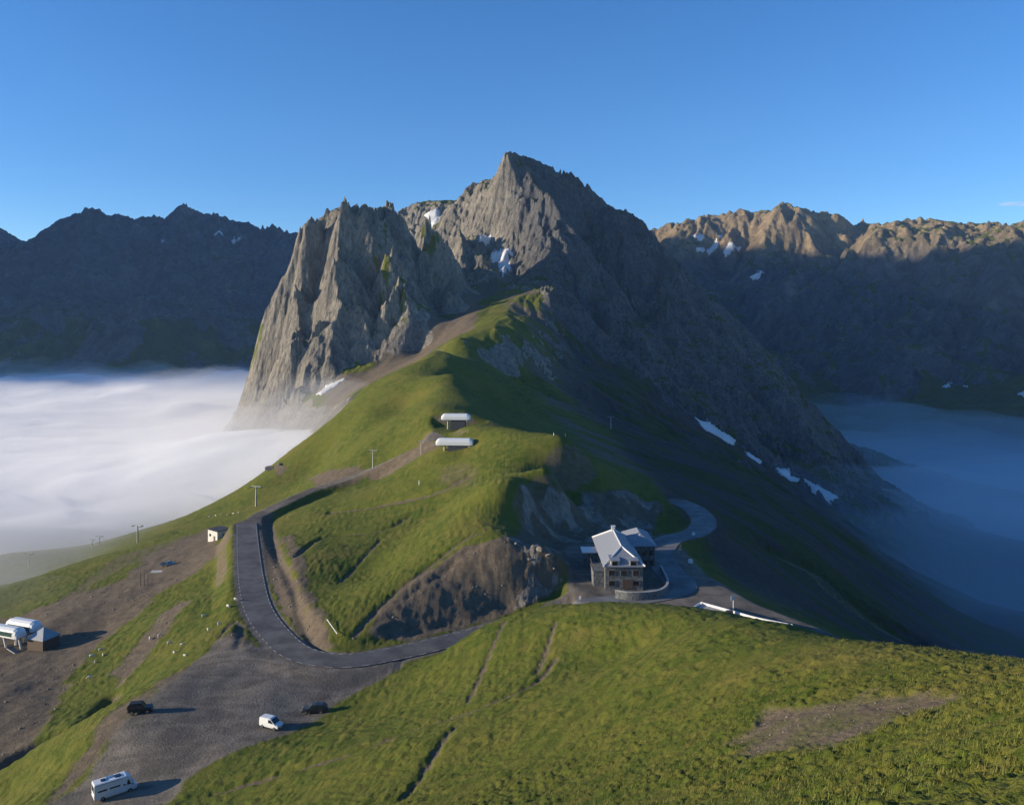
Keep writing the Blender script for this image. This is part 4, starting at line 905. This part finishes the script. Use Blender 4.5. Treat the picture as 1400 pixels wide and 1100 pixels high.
def rubble():
    N = 9000; Xs = rng.uniform(-170, 60, N); Ys = rng.uniform(30, 260, N)
    d = NR.get('dirt', Xs, Ys) * .9 + NR.get('yard', Xs, Ys) * .35 + NR.get('bank', Xs, Ys) * .7 
    pk = NR.get('park', Xs, Ys) + NR.get('rd_main', Xs, Ys) + NR.get('lot', Xs, Ys)
    k = (rng.random(N) < d) & (pk < .1); Xs, Ys = Xs[k], Ys[k]
    Xn = rng.uniform(15, 45, 500); Yn = rng.uniform(40, 75, 500); k = NR.get('dirt', Xn, Yn) > .4; Xs = np.r_[Xs, Xn[k]]; Ys = np.r_[Ys, Yn[k]]
    Zs = NR.get('z', Xs, Ys); n = len(Xs); S = .04 + .2 * rng.random(n) ** 5 * np.clip(Ys / 90 - .35, .05, 1.3) + .0005 * Ys
    t = (1 + 5 ** .5) / 2; ico = np.array([(-1, t, 0), (1, t, 0), (-1, -t, 0), (1, -t, 0), (0, -1, t), (0, 1, t), (0, -1, -t), (0, 1, -t), (t, 0, -1), (t, 0, 1), (-t, 0, -1), (-t, 0, 1)]) / 1.9
    fc = np.array([(0,11,5),(0,5,1),(0,1,7),(0,7,10),(0,10,11),(1,5,9),(5,11,4),(11,10,2),(10,7,6),(7,1,8),(3,9,4),(3,4,2),(3,2,6),(3,6,8),(3,8,9),(4,9,5),(2,4,11),(6,2,10),(8,6,7),(9,8,1)])
    co = ico[None] * (S[:, None, None] * np.array([1.2, .9, .7])) * rng.uniform(.7, 1.2, (n, 12, 1)) + np.stack([Xs, Ys, Zs + S * .2], -1)[:, None]
    f = (fc[None] + 12 * np.arange(n)[:, None, None]).reshape(-1, 3).astype(np.int32)
    me = bpy.data.meshes.new('stones'); me.vertices.add(n * 12); me.vertices.foreach_set('co', co.reshape(-1, 3).astype(np.float32).ravel()); me.loops.add(f.size); me.loops.foreach_set('vertex_index', f.ravel())
    me.polygons.add(len(f)); me.polygons.foreach_set('loop_start', np.arange(0, f.size, 3, dtype=np.int32)); me.update(); me.materials.append(MT['boulder'])
    o = bpy.data.objects.new('stones', me); col.objects.link(o); tag(o, 'loose stones strewn over the bare earth', 'stones', kind='stuff'); print('stones', n)
rubble()

# ------------------------------------------------------------------ cloud in the valleys and the air itself
def volume_mat(name, col, dens, aniso=0.):
    m = bpy.data.materials.new(name); t = nodes(m); o = t.nodes.new('ShaderNodeOutputMaterial'); v = t.nodes.new('ShaderNodeVolumePrincipled')
    v.inputs['Color'].default_value = (*col, 1); v.inputs['Density'].default_value = dens; v.inputs['Anisotropy'].default_value = aniso
    t.links.new(v.outputs[0], o.inputs['Volume']); return m
def slab(name, x0, x1, y0, y1, c, top, bottom, mat, label):
    """closed body with a billowing top"""
    xs = np.arange(x0, x1 + 1, c); ys = np.arange(y0, y1 + 1, c); X, Y = np.meshgrid(xs, ys); Z = top(X, Y)
    nr, nc = X.shape; idx = np.arange(nr * nc).reshape(nr, nc)
    co = np.r_[np.stack([X, Y, Z], -1).reshape(-1, 3), np.stack([X, Y, np.full_like(X, bottom)], -1).reshape(-1, 3)]
    q = np.stack([idx[:-1, :-1], idx[:-1, 1:], idx[1:, 1:], idx[1:, :-1]], -1).reshape(-1, 4).tolist(); N = nr * nc
    fs = q + [[a + N for a in f[::-1]] for f in q]
    rim = list(idx[0, :]) + list(idx[1:, -1]) + list(idx[-1, -2::-1]) + list(idx[-2:0:-1, 0])
    for a, b in zip(rim, rim[1:] + rim[:1]): fs.append([int(b), int(a), int(a) + N, int(b) + N])
    me = bpy.data.meshes.new(name); me.from_pydata(co.tolist(), [], fs); me.update()
    for p in me.polygons: p.use_smooth = True
    me.materials.append(mat); o = bpy.data.objects.new(name, me); sc.collection.objects.link(o)
    o['kind'] = 'stuff'; o['label'] = label; o['category'] = 'cloud'; return o
def ctop(off, amp, lift, sd_=0.):
    def f(X, Y):
        b = off + lift * np.exp(-((X + 190) / 130) ** 2 - ((Y - 655) / 130) ** 2)
        b = b + lift * .8 * np.exp(-((X + 120) / 70) ** 2 - ((Y - 540) / 90) ** 2)
        amp_ = amp * (1 + 1.3 * sm(700, 1600, Y)); b = b + 6 * sm(900, 1800, Y)
        return b + amp_ * fbm(X + .2 * Y, Y * 1.25, 165, 5, .55, off=sd_) + amp_ * .7 * fbm(X, Y, 420, 3, off=40 + sd_)
    return f
for k, wd_ in enumerate(('lowest', 'second lowest', 'middle', 'second highest', 'highest')):
    slab('cloud_bank', -3600 - 3 * k, -40 + k, 250 - 2 * k, 1900 + 5 * k, 14, ctop(-101 + 3 * k, 14 + 2 * k, 20 + 7 * k, 3.7 * k), -261 - k, volume_mat('cloud_thin', (.96, .96, .96), .0022 - .0002 * k), wd_ + ' thin veil of white mist over the sea of cloud left of the pass')
slab('cloud_bank', -3590, -60, 430, 1880, 12, ctop(-110, 15, 28), -259, volume_mat('cloud_thick', (.98, .98, .98), .08), 'thick white sea of cloud filling the valley left of the pass')
slab('valley_mist', 120, 3200, 260, 2600, 20, lambda X, Y: -112 - 20 * sm(450, 1300, Y) + 30 * fbm(X, Y, 240, 4), -300, volume_mat('mist_thin', (.7, .87, 1.), .0014), 'thin blue wisps over the mist in the shaded valley right of the pass')
slab('valley_mist', 130, 3190, 270, 2590, 20, lambda X, Y: -138 - 32 * sm(450, 1300, Y) + 26 * fbm(X + 99, Y, 300, 4), -299, volume_mat('mist', (.8, .92, 1.), .005), 'blue mist in the shaded valley right of the pass')
hz = bpy.data.meshes.new('haze'); bm = bmesh.new(); bmesh.ops.create_cube(bm, size=1); bm.to_mesh(hz); bm.free()
HZO = bpy.data.objects.new('haze', hz); sc.collection.objects.link(HZO); HZO['kind'] = 'stuff'; HZO['label'] = 'thin blue morning air between the pass and the far mountains'; HZO['category'] = 'haze'
HZO.scale = (9000, 6200, 1900); HZO.location = (0, 2000, 1250 - 950)
hz.materials.append(volume_mat('haze', (.35, .6, 1.), .000045))

cm = MB()
for k in range(7):
    r_ = bmesh.ops.create_icosphere(cm.bm, subdivisions=3, radius=1)
    for v_ in r_['verts']: v_.co = Vector((v_.co.x * (110 + 30 * math.sin(k * 2.1)) + k * 62, v_.co.y * 80, v_.co.z * (17 + 7 * math.cos(k * 1.7)) + 9 * math.sin(k * 1.3)))
co_ = cm.build('cloud', volume_mat('fair_cloud', (.97, .97, .97), .0035), smooth=True, loc=(5560, 9000, 1400)); tag(co_, 'faint little cloud wisp low in the sky above the right ridge', 'cloud', kind='stuff')
